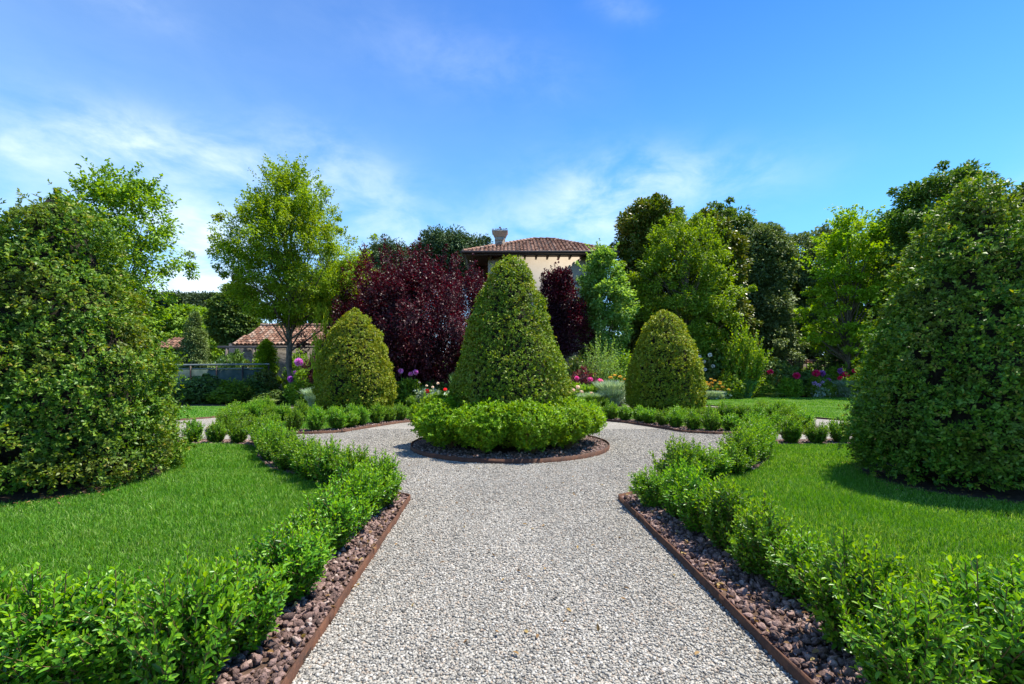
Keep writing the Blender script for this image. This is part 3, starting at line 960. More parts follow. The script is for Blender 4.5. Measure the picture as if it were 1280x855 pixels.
def grass(poly, bands, seed, avoid=(), z=0.045, edge_w=0.0):
    rg = rng_of(seed)
    q = np.asarray(poly, float)
    x0, x1 = q[:, 0].min(), q[:, 0].max()
    mbg = MB()
    for y0, y1, dens, L, W in bands:
        P = keep_seen(scatter(rg, x0, x1, y0, y1, dens), 1.2)
        P = P[in_poly(P, poly)]
        for c, r in avoid:
            P = P[np.hypot(*(P - c).T) > r + rg.normal(0, 0.05, len(P))]
        n = len(P)
        ln = L * rg.uniform(0.5, 1.25, n) * (1 + 0.25 * lumps(rg, np.column_stack([P, P[:, 0] * 0]), 0.5, 1.0, 14))
        ln = np.maximum(ln, 0.3 * L)[:, None]
        a_ = rg.uniform(0, 6.28, n)
        B = np.column_stack([P, np.full(n, z)])
        S = np.column_stack([np.cos(a_), np.sin(a_), np.zeros(n)])
        b_ = rg.uniform(0, 6.28, n)
        lean = np.column_stack([np.cos(b_), np.sin(b_), np.zeros(n)]) * rg.uniform(0.1, 0.85, (n, 1))
        up = np.array([0, 0, 1.0])
        m1 = B + (up * 0.55 + lean * 0.22) * ln
        tp = B + (up * (0.98 - 0.3 * np.linalg.norm(lean, axis=1, keepdims=True)) + lean * 0.75) * ln
        w = (W * rg.uniform(0.7, 1.2, n))[:, None]
        V = np.stack([B - S * w * 0.5, B + S * w * 0.5, m1 + S * w * 0.42, m1 - S * w * 0.42, tp], 1)
        i = np.arange(n)[:, None] * 5
        mbg.add(V.reshape(-1, 3), i + np.array([[0, 1, 2, 3]]), i + np.array([[3, 2, 4]]))
    return setting(mbg.build('grass', M['grass']), 'stuff')


BANDS = ((2.3, 4.6, 9500, 0.062, 0.0052), (4.6, 7.0, 7000, 0.062, 0.0062), (7.0, 9.7, 4500, 0.06, 0.008))
grass(lawn_near_l, BANDS, 31, [(TOP_L, 1.26)])
grass(lawn_near_r, BANDS, 32, [(TOP_R, 1.26)])
grass(FIN, ((12, 16, 900, 0.06, 0.014), (16, 20, 400, 0.06, 0.02)), 33)
grass(mir(FIN), ((12, 16, 900, 0.06, 0.014), (16, 20, 400, 0.06, 0.02)), 34)
grass(LAWN_R, ((12, 20, 500, 0.05, 0.014), (20, 29, 260, 0.05, 0.022)), 35)
grass(LAWN_L, ((12, 17, 500, 0.05, 0.014), (17, 22, 300, 0.05, 0.02)), 36)

for c in (TOP_L, TOP_R):
    aa = np.linspace(0, 2 * np.pi, 40, endpoint=False)
    rr = 1.24 + rng.normal(0, 0.04, 40)
    setting(slab('planting_soil', np.stack([c[0] + rr * np.cos(aa), c[1] + rr * np.sin(aa)], 1), 0.02, 0.058, M['soil']))

# ------------------------------------------------------------------ clipped evergreen cones
PROF_NEAR = [(0.12, 1.14), (0.3, 1.30), (0.67, 1.36), (1.36, 1.26), (2.14, 1.04), (2.65, 0.87), (3.17, 0.66), (3.6, 0.46), (3.86, 0.28), (4.0, 0.14), (4.06, 0.0)]
PROF_MID = [(0.1, 1.10), (0.3, 1.24), (0.6, 1.28), (1.3, 1.24), (1.9, 1.06), (2.65, 0.80), (3.2, 0.61), (3.6, 0.45), (3.85, 0.28), (3.98, 0.12), (4.02, 0.0)]
PROF_FAR = [(0.1, 1.20), (0.4, 1.40), (1.1, 1.42), (1.8, 1.32), (2.5, 1.10), (3.0, 0.88), (3.4, 0.66), (3.7, 0.42), (3.88, 0.18), (3.92, 0.0)]


def cone(label, loc, prof, leafm, seed, n, k, L, W, depth, lump, shag, sc=1.0, rz=0.0, gaps=0.25):
    rg = rng_of(seed)
    t = thing('clipped_evergreen', label, 'topiary', (loc[0], loc[1], 0.03), rz, 'clipped evergreen cones of the garden')
    t.scale = (sc, sc, sc * (0.975 if prof is PROF_NEAR else 1.0))
    f = MB()
    clipped(f, rg, prof, n, k, L, W, depth, lump, 0.2, 0.45, shag, False, gaps, 0.055, 0.30)
    f.build('foliage', [leafm, M['topiary_tip']], t)
    s = MB()
    core_hull(s, rg, prof, 0.66, 0)  # added light-blocking hull, keeps the gaps between tufts dark
    s.tube([(0, 0, -0.05), (0.03, 0.02, 1.2), (0, 0, 3.2)], [0.1, 0.08, 0.03], 8)
    for i in range(26):
        aa, zz = rg.uniform(0, 6.28), rg.uniform(0.12, 0.5)
        rr = prof[1][1] * rg.uniform(0.75, 0.98)
        s.tube(bez(np.array([0, 0, 0.08]), np.array([math.cos(aa) * rr * .5, math.sin(aa) * rr * .5, zz * 0.5]), np.array([math.cos(aa) * rr, math.sin(aa) * rr, zz]), 6), np.linspace(0.018, 0.005, 6), 5)
    s.build('branches_and_light_block', M['twig_shade'], t)
    return t


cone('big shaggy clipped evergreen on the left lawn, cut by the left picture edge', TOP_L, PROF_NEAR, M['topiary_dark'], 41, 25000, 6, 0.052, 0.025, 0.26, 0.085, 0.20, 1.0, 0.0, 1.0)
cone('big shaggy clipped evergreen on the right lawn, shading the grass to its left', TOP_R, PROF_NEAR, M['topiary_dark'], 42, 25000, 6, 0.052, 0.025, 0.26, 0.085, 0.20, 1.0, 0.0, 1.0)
cone('tall clipped evergreen cone in the middle of the round bed', CC, PROF_MID, M['topiary_leaf'], 43, 14000, 6, 0.052, 0.026, 0.14, 0.035, 0.07)
cone('yellow green clipped evergreen behind the left hedge, in front of the purple plum', (xat(444, 17.5), 17.5), PROF_FAR, M['topiary_gold'], 44, 9500, 6, 0.07, 0.038, 0.15, 0.05, 0.08)
cone('golden clipped evergreen cone right of the round bed, beside silvery border plants', (xat(831, 17.5), 17.5), PROF_FAR, M['topiary_gold'], 45, 9500, 6, 0.07, 0.038, 0.15, 0.04, 0.08)

# ------------------------------------------------------------------ hedges
rng = rng_of(51)
protos = []
for i in range(4):
    fb, sb = box_plant(rng_of(510 + i), 0.55, 0.24, 38, 9, 0.044, 0.0205, 0.0215)
    protos.append(plant_from(fb, sb, 'hedge_plant', 'leafy hedge plant', 'hedge plant', [M['box_leaf'], M['box_tip']], M['stem']))
used = [False] * 4


def hedge_plant(x, y, label, group, hs=1.0, rs=1.0):
    k = int(rng.integers(0, 4))
    rz = float(rng.uniform(0, 6.28))
    s = float(rng.uniform(0.82, 1.2)) * hs
    sx = float(rng.uniform(0.9, 1.12)) * rs
    if not used[k]:
        used[k] = True
        o = protos[k]
        o.location, o.rotation_euler, o.scale = (x, y, 0.03), (0, 0, rz), (sx, sx, s)
        o['label'], o['group'] = label, group
        return o
    return dup(protos[k], (x, y, 0.03), rz, label, (sx, sx, s), group)


def row(line, step, fmt, group, jit=0.035, hs=1.0, rs=1.0, skip=()):
    for i, (x, y) in enumerate(resample(line, step)):
        if i in skip: continue
        hedge_plant(x + rng.normal(0, jit), y + rng.normal(0, jit), fmt.format(ORD[i]), group, hs, rs)


HG = 'low leafy hedge plants edging the garden beds'
row([(-1.43, 5.04), (-1.52, 4.2), (-1.44, 2.05)], 0.42, '{} bright green hedge plant from the path corner, in the row left of the path', HG)
row([(1.64, 5.06), (1.78, 4.2), (1.80, 2.05)], 0.42, '{} bright green hedge plant from the path corner, in the row right of the path', HG)
arcl = [(-1.98, 5.62), (-2.75, 6.35), (-3.35, 6.85), (-3.98, 7.6), (-4.5, 8.5), (-4.95, 9.3)]
row(arcl, 0.50, '{} hedge plant from the path corner, in the curved row round the left lawn', HG, hs=1.08, rs=1.1)
row(mir(arcl), 0.50, '{} hedge plant from the path corner, in the curved row round the right lawn', HG, hs=1.08, rs=1.1)
row([(-5.25, 9.6), (-5.75, 9.62), (-9.0, 9.88)], 0.52, '{} small hedge plant leftwards on the cross path, behind the left lawn', HG, rs=0.92)
row([(5.35, 9.6), (5.8, 9.62), (9.05, 9.88)], 0.52, '{} small hedge plant rightwards on the cross path, behind the right lawn', HG, rs=0.92)
row([(-1.82, 2.1), (-4.2, 2.05)], 0.36, '{} foreground hedge plant leftwards along the bottom left of the view', HG, rs=1.05)
row([(2.18, 2.1), (4.4, 2.05)], 0.36, '{} foreground hedge plant rightwards along the bottom right of the view', HG, rs=1.05)
frl = [(-7.25, 11.72), (-6.0, 11.72), (-5.05, 11.76), (-4.68, 12.0), (-4.3, 13.0), (-3.75, 14.25), (-2.8, 15.2), (-1.75, 15.65)]
row(frl, 0.54, '{} hedge plant from the outer end, in the front row of the far left bed', HG, hs=1.02, rs=1.05)
row(mir(frl), 0.54, '{} hedge plant from the outer end, in the front row of the far right bed', HG, hs=1.02, rs=1.05)
sdl = [(-7.65, 12.15), (-8.45, 14.2), (-8.9, 16.4)]
row(sdl, 0.5, '{} hedge plant from the front, in the side row of the far left bed', HG, hs=1.1, rs=1.1)
row(mir(sdl), 0.5, '{} hedge plant from the front, in the side row of the far right bed', HG, hs=1.1, rs=1.1)
mdl = [(-8.2, 16.2), (-6.4, 14.6), (-5.2, 14.7)]
row([(-8.1, 14.3), (-5.0, 14.0)], 0.5, '{} hedge plant from the left, in the middle row before the left golden evergreen', HG, hs=1.1, rs=1.1)
row(mir([(-8.1, 14.3), (-5.0, 14.0)]), 0.5, '{} hedge plant from the right, in the middle row before the right golden evergreen', HG, hs=1.1, rs=1.1)
row([(-4.4, 19.9), (-1.9, 19.4)], 0.5, '{} hedge plant from the left, in the back row left of the central cone', HG, hs=1.05, rs=1.1)
row([(1.9, 19.4), (4.0, 19.9)], 0.5, '{} hedge plant from the left, in the back row right of the central cone', HG, hs=1.05, rs=1.1)

big = []
for i in range(3):
    rg = rng_of(530 + i)
    fb, sb = MB(), MB()
    clipped(fb, rg, [(0.12, 0.12), (0.22, 0.34), (0.40, 0.55), (0.58, 0.63), (0.76, 0.52), (0.86, 0.32), (0.9, 0.0)], 2900, 6, 0.050, 0.028, 0.15, 0.06, 0.2, 1.0, 0.11, False, 0.4, 0.12, 0.35)
    for k in range(40):
        aa, rr = rg.uniform(0, 6.28), rg.uniform(0.1, 0.55)
        sb.tube(bez(np.array([0, 0, 0.0]), np.array([math.cos(aa) * rr * .6, math.sin(aa) * rr * .6, 0.3]), np.array([math.cos(aa) * rr, math.sin(aa) * rr, rg.uniform(0.4, 0.8)]), 5), np.linspace(0.012, 0.003, 5), 4, cap=False)
    big.append(plant_from(fb, sb, 'box_shrub', 'rounded box shrub', 'shrub', [M['box_leaf_gold'], M['box_tip']], M['stem']))
NB = 10
side = ['facing the path, right of its middle', 'at the front right', 'at the right end', 'at the back right', 'behind the cone on its right', 'behind the cone on its left', 'at the back left', 'at the left end', 'at the front left', 'facing the path, left of its middle']
for i in range(NB):
    an = -math.pi / 2 + 0.30 + i * 2 * math.pi / NB
    x, y = CC[0] + 1.42 * math.cos(an), CC[1] + 1.42 * math.sin(an)
    lb = f'rounded bright green shrub of the round bed, {side[i]}'
    rz, s = float(rng.uniform(0, 6.28)), float(rng.uniform(0.94, 1.08))
    if i < 3:
        o = big[i]
        o.location, o.rotation_euler, o.scale = (x, y, 0.05), (0, 0, rz), (s, s, s)
        tag(o, lb, 'shrub', 'rounded shrubs ringing the central cone')
    else:
        dup(big[i % 3], (x, y, 0.05), rz, lb, (s, s, s), 'rounded shrubs ringing the central cone')


# ------------------------------------------------------------------ buildings
def tiled(mb_, A, B, C, D, col, rowl, rad, seed, mat=0):
    """clay tiles over the roof plane eave A-B, ridge C-D (C above the A side)"""
    rg = rng_of(seed)
    A, B, C, D = (np.array(v, float) for v in (A, B, C, D))
    ex = B - A
    wdt = np.linalg.norm(ex)
    ex = ex / wdt
    up = C - A
    up = up - ex * (up @ ex)
    h = np.linalg.norm(up)
    ey = up / h
    nn = np.cross(ex, ey)
    if nn[2] < 0: nn = -nn
    xc, xd = (C - A) @ ex, (D - A) @ ex
    for i in range(int(wdt / col)):
        x = (i + 0.5) * col + rg.normal(0, 0.012)
        ymax = h if xc - 1e-6 <= x <= xd + 1e-6 else (h * x / max(xc, 1e-6) if x < xc else h * (wdt - x) / max(wdt - xd, 1e-6))
        y = -0.06
        while y < ymax - 0.05:
            y1 = min(y + rowl * 1.1, ymax + 0.05)
            th = np.linspace(0, math.pi, 6)
            r0, r1 = rad * rg.uniform(0.98, 1.1), rad * 0.86
            lift = 0.045 + rg.normal(0, 0.008)
            x0 = x + rg.normal(0, 0.012)
            V = []
            for yy, r, lf in ((y, r0, lift), (y1, r1, 0.012)):
                for t_ in th:
                    V.append(A + ex * (x0 + r * math.cos(t_)) + ey * yy + nn * (r * 0.85 * math.sin(t_) + lf))
            F = [(k, k + 1, 7 + k, 6 + k) for k in range(5)]
            mb_.add(V, F, mat=mat)
            mb_.add(V[:6], tuple(range(6)), mat=mat)
            y += rowl


def slope_sheet(mb_, pts, thick, mat=0):
    p = np.array(pts, float)
    n = len(p)
    q = p - np.array([0, 0, thick])
    i = np.arange(n)
    j = (i + 1) % n
    mb_.add(np.concatenate([p, q]), np.stack([i, n + i, n + j, j], 1), mat=mat)
    mb_.add(p, np.arange(n), mat=mat)
    mb_.add(q, np.arange(n)[::-1], mat=mat)


M['plaster_shaft'] = plain_mat('weathered_plaster', (0.30, 0.24, 0.19), (0.42, 0.35, 0.28), 2.5, 0.9, 0.2, 0.01)


def villa():
    t = thing('villa', 'cream villa with a hipped brown tile roof and chimney behind the central cone', 'house', (0, 0, 0))
    yF, yB, ez = 34.0, 45.3, 10.62
    xL, xR = xat(579, yF), xat(771, yF)
    yc = (yF + yB) / 2
    ap1, ap2 = (xat(668, yc) - 0.1, yc, 13.2), (xat(690, yc), yc, 13.2)
    w = MB()
    wl, wr = xat(610, 35.2), xR - 1.0
    w.box((wl, 35.2, 0), (wr, 44.2, ez - 0.02))
    w.box((xL + 0.55, 36.4, 0), (wl, 44.2, 7.9))
    w.build('wall', M['plaster'], t)
    lg = MB()
    lg.box((xL + 0.55, 38.0, 7.9), (wl, 38.2, ez - 0.05))
    lg.build('loggia_wall', M['dark_wood'], t)
    lg = MB()
    lg.box((xL + 0.55, 36.4, 7.9), (xL + 0.72, 36.57, ez - 0.05))
    lg.build('loggia_post', M['dark_wood'], t)
    lg = MB()
    lg.box((xL + 0.72, 36.42, 8.75), (wl, 36.5, 8.85))
    for i in range(8):
        x = xL + 0.85 + i * 0.13
        lg.box((x, 36.44, 7.9), (x + 0.03, 36.48, 8.75))
    lg.build('railing', M['dark_wood'], t)
    so = MB()
    e = [(xL, yF, ez), (xR, yF, ez), (xR, yB, ez), (xL, yB, ez)]
    slope_sheet(so, e, 0.06)
    so.build('soffit', M['dark_wood'], t)
    rf = MB()
    rf.add([e[0], e[1], ap2, ap1], (0, 1, 2, 3), mat=1)
    rf.add([e[1], e[2], ap2], (0, 1, 2), mat=1)
    rf.add([e[2], e[3], ap1, ap2], (0, 1, 2, 3), mat=1)
    rf.add([e[3], e[0], ap1], (0, 1, 2), mat=1)
    tiled(rf, e[0], e[1], ap1, ap2, 0.30, 0.42, 0.12, 61)
    tiled(rf, e[3], e[0], ap1, ap1, 0.30, 0.42, 0.12, 62)
    tiled(rf, e[1], e[2], ap2, ap2, 0.30, 0.42, 0.12, 63)
    for p0, p1 in ((e[0], ap1), (e[1], ap2), (ap1, ap2)):
        p0, p1 = np.array(p0), np.array(p1)
        m = max(2, int(np.linalg.norm(p1 - p0) / 0.42))
        for k in range(m):
            a_, b_ = p0 + (p1 - p0) * k / m, p0 + (p1 - p0) * (k + 1.1) / m
            rf.tube([a_ + np.array([0, 0, 0.11]), b_ + np.array([0, 0, 0.08])], [0.13, 0.105], 8)
    rf.build('roof', [M['tile_brown'], M['dark_wood']], t)
    gm = MB()
    gm.tube([(xL - 0.1, yF - 0.10, ez - 0.02), (xR + 0.1, yF - 0.10, ez - 0.02)], 0.11, 10)
    gm.tube([(xL - 0.10, yF - 0.1, ez - 0.02), (xL - 0.10, yB, ez - 0.02)], 0.11, 10)
    gm.tube([(xR + 0.10, yF - 0.1, ez - 0.02), (xR + 0.10, yB, ez - 0.02)], 0.11, 10)
    gm.box((xL - 0.02, yF - 0.02, ez - 0.24), (xR + 0.02, yF + 0.03, ez - 0.065))
    gm.build('gutter', M['gutter'], t)
    for i in range(13):
        x = wl + 0.25 + i * 0.86
        if x > wr - 0.1: break
        r = MB()
        r.box((x - 0.07, yF + 0.05, ez - 0.27), (x + 0.07, 35.2, ez - 0.063))
        r.build('rafter', M['dark_wood'], t)
    br = MB()
    br.tube([(xL + 0.12, yF + 0.2, ez - 0.1), (xL + 0.62, 36.35, 8.0)], 0.06, 6)
    br.build('brace', M['grey_wood'], t)
    cx, cy = xat(625, 37.2), 37.2
    c = thing('chimney', '', '', (0, 0, 0))
    for k_ in ('label', 'category'): del c[k_]
    c.parent = t
    s = MB()
    s.box((cx - 0.38, cy - 0.38, 11.0), (cx + 0.38, cy + 0.38, 12.62))
    s.box((cx - 0.42, cy - 0.42, 12.34), (cx + 0.42, cy + 0.42, 12.40))
    # flared hood
    V = [(cx + sx * r, cy + sy * r, z) for z, r in ((12.62, 0.40), (12.98, 0.56), (13.06, 0.58)) for sx, sy in ((-1, -1), (1, -1), (1, 1), (-1, 1))]
    s.add(V, [(4 * k + j, 4 * k + (j + 1) % 4, 4 * k + 4 + (j + 1) % 4, 4 * k + 4 + j) for k in range(2) for j in range(4)], (8, 9, 10, 11))
    s.build('shaft', M['plaster_shaft'], c)
    v = MB()
    v.add([(cx + 0.22 * math.cos(q), cy - 0.384, 12.06 + 0.11 * math.sin(q)) for q in np.linspace(0, 2 * math.pi, 14, endpoint=False)], tuple(range(14)))
    v.build('smoke_opening', M['iron'], c)
    k = MB()
    k.add([(cx + sx * 0.64, cy + sy * 0.64, 13.07) for sx, sy in ((-1, -1), (1, -1), (1, 1), (-1, 1))] + [(cx, cy, 13.26)], [(0, 1, 4), (1, 2, 4), (2, 3, 4), (3, 0, 4)], (3, 2, 1, 0))
    tiled(k, (cx - 0.64, cy - 0.64, 13.07), (cx + 0.64, cy - 0.64, 13.07), (cx, cy, 13.26), (cx, cy, 13.26), 0.21, 0.4, 0.09, 64)
    k.tube([(cx, cy, 13.2), (cx, cy, 13.42)], [0.03, 0.03], 6)
    vv, ff = sub_ico(1)
    k.add(vv * 0.08 + np.array([cx, cy, 13.48]), ff)
    k.build('cap', M['tile_brown'], c)
    return t


villa()


def outbuilding():
    t = thing('outbuilding', 'low stone outbuilding with a pink clay tile roof behind the left trunk', 'outbuilding', (0, 0, 0))
    y0, y1 = 33.0, 36.2
    ez, rz = 3.66, 5.30
    x0, x1 = xat(290, y0), xat(428, y0)
    w = MB()
    w.box((xat(286, 33.8), 33.8, 0), (x1 - 0.3, 39, ez + 0.15))
    w.build('wall', M['rubble'], t)
    rf = MB()
    slope_sheet(rf, [(x0, y0, ez), (x1, y0, ez), (x1, y1, rz), (x0 + 0.35, y1, rz)], 0.08, 1)
    tiled(rf, (x0, y0, ez), (x1, y0, ez), (x0 + 0.35, y1, rz), (x1, y1, rz), 0.29, 0.40, 0.125, 66)
    slope_sheet(rf, [(x0 + 0.35, y1 + 0.002, rz), (x1, y1 + 0.002, rz), (x1, 39.5, ez), (x0, 39.5, ez)], 0.08, 1)
    for k in range(int((x1 - x0 - 0.35) / 0.45)):
        rf.tube([(x0 + 0.35 + k * 0.45, y1, rz + 0.10), (x0 + 0.35 + k * 0.45 + 0.5, y1, rz + 0.08)], [0.16, 0.13], 8)
    rf.build('roof', [M['tile'], M['dark_wood']], t)
    b = MB()
    b.box((xat(272, 32.9), 32.86, ez - 0.26), (x1, 33.0, ez - 0.10))
    b.build('eave_beam', M['grey_wood'], t)
    for px in (284, 318, 360, 408):
        p = MB()
        x = xat(px, 32.95)
        p.box((x - 0.1, 32.87, 0), (x + 0.1, 32.99, ez - 0.262))
        p.build('post', M['grey_wood'], t)
    for i in range(9):
        r = MB()
        x = x0 + 0.3 + i * 0.62
        r.box((x - 0.05, 32.9, ez - 0.098), (x + 0.05, 33.78, ez - 0.085))
        r.build('rafter', M['dark_wood'], t)


M['plaster_grey'] = plain_mat('grey_plaster', (0.16, 0.13, 0.11), (0.25, 0.215, 0.185), 1.5, 0.9, 0.2, 0.01)
outbuilding()


def gazebo():
    t = thing('pavilion', 'small open pavilion with a brown tile roof behind the left evergreen', 'pavilion', (0, 0, 0))
    y0, y1 = 36.0, 38.6
    x0, x1 = xat(178, y0), xat(237, y0)
    ez, rz = 3.58, 4.45
    xm, ym = (x0 + x1) / 2, (y0 + y1) / 2
    r = MB()
    e = [(x0, y0, ez), (x1, y0, ez), (x1, y1, ez), (x0, y1, ez)]
    apx = (xm - 0.2, ym, rz), (xm + 0.3, ym, rz)
    slope_sheet(r, [e[0], e[1], apx[1], apx[0]], 0.06, 1)
    r.add([e[1], e[2], apx[1]], (0, 1, 2), mat=1)
    r.add([e[2], e[3], apx[0], apx[1]], (0, 1, 2, 3), mat=1)
    r.add([e[3], e[0], apx[0]], (0, 1, 2), mat=1)
    tiled(r, e[0], e[1], apx[0], apx[1], 0.3, 0.42, 0.12, 67)
    tiled(r, e[1], e[2], apx[1], apx[1], 0.3, 0.42, 0.12, 68)
    r.build('roof', [M['tile'], M['dark_wood']], t)
    for x, y in ((x0 + 0.4, y0 + 0.3), (x1 - 0.4, y0 + 0.3), (x0 + 0.4, y1 - 0.3), (x1 - 0.4, y1 - 0.3)):
        p = MB()
        p.box((x - 0.12, y - 0.12, 0), (x + 0.12, y + 0.12, ez - 0.065))
        p.build('post', M['dark_wood'], t)
    b = MB()
    b.box((x0 + 0.55, y0 + 0.26, 2.4), (x1 - 0.55, y0 + 0.33, 2.5))
    b.build('railing', M['grey_wood'], t)
    b = MB()
    b.box((x0 + 0.4, y1 - 0.2, 0), (x1 - 0.4, y1 - 0.15, 2.4))
    b.build('back_wall', M['grey_wood'], t)


gazebo()

# green netting fence with a pale rail
t = thing('netting_fence', 'green netting fence with pale top rail in front of the stone outbuilding', 'fence', (0, 0, 0))
x0, x1 = xat(175, 26.5), xat(337, 26.5)
f = MB()
f.box((x0, 26.52, 0.05), (x1, 26.54, 1.78))
f.build('netting', M['net'], t)
f = MB()
f.tube([(x0, 26.48, 2.02), (x1, 26.48, 2.10)], 0.05, 8)
f.tube([(x0, 26.48, 1.80), (x1, 26.48, 1.86)], 0.03, 8)
f.build('rail', M['rail'], t)
for x in np.linspace(x0, x1, 6):
    f = MB()
    f.box((x - 0.03, 26.36, 0), (x + 0.03, 26.43, 2.0))
    f.build('post', M['gutter'], t)

# iron fence
t = thing('iron_fence', 'thin black iron bar fence behind the flower border on the right', 'fence', (0, 0, 0))
x0, x1 = xat(885, 32.5), xat(1100, 32.5)
f = MB()
for x in np.arange(x0, x1, 0.26):
    f.tube([(x, 32.5, 0), (x, 32.5, 2.55), (x, 32.5, 2.72)], [0.02, 0.02, 0.004], 5)
f.build('bars', M['iron'], t)
f = MB()
f.box((x0, 32.48, 2.38), (x1, 32.52, 2.43))
f.box((x0, 32.48, 0.3), (x1, 32.52, 0.35))
f.build('rail', M['iron'], t)
w = MB()
x0, x1 = xat(985, 37), xat(1062, 37)
w.box((x0, 37, 0), (x1, 37.4, 2.35))
tt = thing('garden_wall', 'low pale garden wall with orange tile coping behind the iron fence', 'wall', (0, 0, 0))
w.build('wall', M['plaster_grey'], tt)
w = MB()
tiled(w, (x0 - 0.1, 36.85, 2.36), (x1 + 0.1, 36.85, 2.36), (x0 - 0.1, 37.5, 2.62), (x1 + 0.1, 37.5, 2.62), 0.3, 0.42, 0.13, 69)
w.build('coping', M['tile'], tt)

# ------------------------------------------------------------------ trees
def pr(d, rows):
    """crown profile in metres from photo rows: (row, half width in pixels)"""
    return sorted([(max(zat(py, d), 0.15), hw / FPX * d) for py, hw in rows])


def T(name, label, px, d, rows, leafm, barkm, seed, n_cl, per, cr, L, W, tr, **kw):
    p = pr(d, rows)
    return tree(name, label, 'tree', (xat(px, d), d), p[-1][0], p, leafm, barkm, seed, n_cl, per, cr, L, W, tr, **kw)


T('deciduous_tree', 'airy light green tree rising behind the big left evergreen', 150, 15.0, [(214, 10), (234, 32), (270, 52), (318, 62), (352, 60), (400, 46), (430, 20)], M['fresh_leaf'], M['bark_dark'], 71, 130, 60, 0.62, 0.13, 0.075, 0.12, shell=0.42, droop=0.1, spray=0.3, shoots=60, shoot_len=0.7, shoot_out=0.8)
T('hornbeam', 'bright green round headed tree with grey trunk left of the purple plum', 362, 25.0, [(206, 3), (222, 24), (260, 48), (300, 66), (345, 75), (376, 66), (396, 42), (406, 18)], M['lime_leaf'], M['bark'], 72, 290, 100, 0.8, 0.13, 0.075, 0.19, first=0.32, spray=0.25, shell=0.55, shoots=190, shoot_len=1.0, shoot_out=0.8)
T('purple_plum', 'large dark purple leaved plum with many upright shoots left of the central cone', 520, 26.0, [(338, 26), (352, 62), (378, 92), (405, 98), (445, 84), (478, 52), (488, 30)], M['plum_leaf'], M['bark_dark'], 73, 360, 130, 0.85, 0.14, 0.08, 0.16, multi=4, flat=2.0, shell=0.6, ragged=0.3, shoots=210, shoot_len=1.7, shoot_out=0.2, wobble=0.34)
T('purple_plum', 'smaller purple leaved plum showing right of the central cone', 700, 28.0, [(330, 6), (355, 16), (390, 27), (420, 34), (441, 20)], M['plum_leaf'], M['bark_dark'], 74, 120, 90, 0.75, 0.14, 0.08, 0.12, flat=1.6, first=0.3, shoots=50, shoot_len=0.9, shoot_out=0.4)
T('deciduous_tree', 'pale fresh green young tree in front of the right end of the villa', 752, 29.0, [(302, 5), (322, 13), (345, 26), (385, 36), (425, 39), (452, 26)], M['soft_leaf'], M['bark'], 75, 105, 110, 0.8, 0.18, 0.12, 0.12, spray=0.25, shoots=60, shoot_len=0.9, shoot_out=0.9)
T('deciduous_tree', 'dense mid green tree between the villa and the holm oaks', 858, 31.0, [(270, 8), (285, 26), (312, 44), (350, 56), (400, 56), (440, 46), (470, 24)], M['fresh_leaf'], M['bark'], 76, 165, 105, 0.95, 0.17, 0.11, 0.17, spray=0.25, shoots=120, shoot_len=1.1, shoot_out=0.7)
T('magnolia_tree', 'dark glossy evergreen magnolia beside the villa roof', 815, 36.0, [(250, 14), (266, 36), (300, 50), (350, 50), (410, 44), (455, 36)], M['magnolia_leaf'], M['bark_dark'], 77, 300, 80, 1.1, 0.27, 0.14, 0.24, shell=0.4, droop=-0.2)
T('magnolia_tree', 'olive green magnolia half hidden behind the mid green tree', 888, 36.0, [(270, 8), (288, 26), (330, 40), (390, 44), (450, 38)], M['magnolia_leaf'], M['bark_dark'], 78, 220, 80, 1.1, 0.27, 0.14, 0.22, shell=0.4)
T('holm_oak', 'dark holm oak with the highest crown right of the mid green tree', 905, 43.0, [(261, 10), (274, 30), (300, 46), (350, 52), (420, 54), (460, 50)], M['dark_leaf'], M['bark_dark'], 79, 240, 90, 1.4, 0.27, 0.17, 0.3)
T('holm_oak', 'broad grey green holm oak filling the gap before the light liquidambar', 950, 41.0, [(284, 18), (298, 40), (330, 58), (380, 68), (430, 66), (466, 50)], M['oak_leaf'], M['bark_dark'], 80, 420, 100, 1.35, 0.25, 0.15, 0.34)
T('holm_oak', 'grey green holm oak directly left of the light green liquidambar top', 1008, 44.0, [(290, 22), (300, 40), (335, 52), (390, 58), (440, 58), (466, 46)], M['oak_leaf'], M['bark_dark'], 81, 330, 95, 1.4, 0.26, 0.15, 0.34)
T('liquidambar', 'light green layered liquidambar with pale trunk before the dark oaks', 1060, 30.0, [(256, 4), (278, 20), (305, 38), (345, 56), (395, 56), (428, 40), (446, 20)], M['lime_leaf'], M['bark'], 82, 88, 90, 0.95, 0.19, 0.13, 0.22, first=0.2, flat=0.5, spray=0.5, shell=0.5, shoots=50, shoot_len=1.2, shoot_out=1.2)
T('holm_oak', 'tall dark oak showing above the big right evergreen', 1182, 27.0, [(212, 14), (226, 36), (258, 52), (300, 58), (360, 66), (440, 70)], M['dark_leaf'], M['bark_dark'], 83, 300, 90, 1.1, 0.2, 0.12, 0.3)
T('holm_oak', 'small dark oak between the liquidambar and the big right evergreen', 1118, 33.0, [(264, 8), (278, 24), (320, 34), (380, 42), (450, 44)], M['dark_leaf'], M['bark_dark'], 84, 200, 90, 1.1, 0.22, 0.14, 0.22)
T('holm_oak', 'dark oak behind the big evergreen at the right picture edge', 1300, 25.0, [(230, 20), (260, 60), (320, 80), (420, 80)], M['dark_leaf'], M['bark_dark'], 85, 220, 90, 1.1, 0.2, 0.12, 0.3)
T('stone_pine', 'round topped stone pine left of the villa chimney', 566, 60.0, [(295, 20), (300, 36), (316, 48), (340, 46), (358, 30)], M['pine_leaf'], M['bark_dark'], 86, 210, 80, 1.9, 0.36, 0.17, 0.4, first=0.55, ragged=0.02)
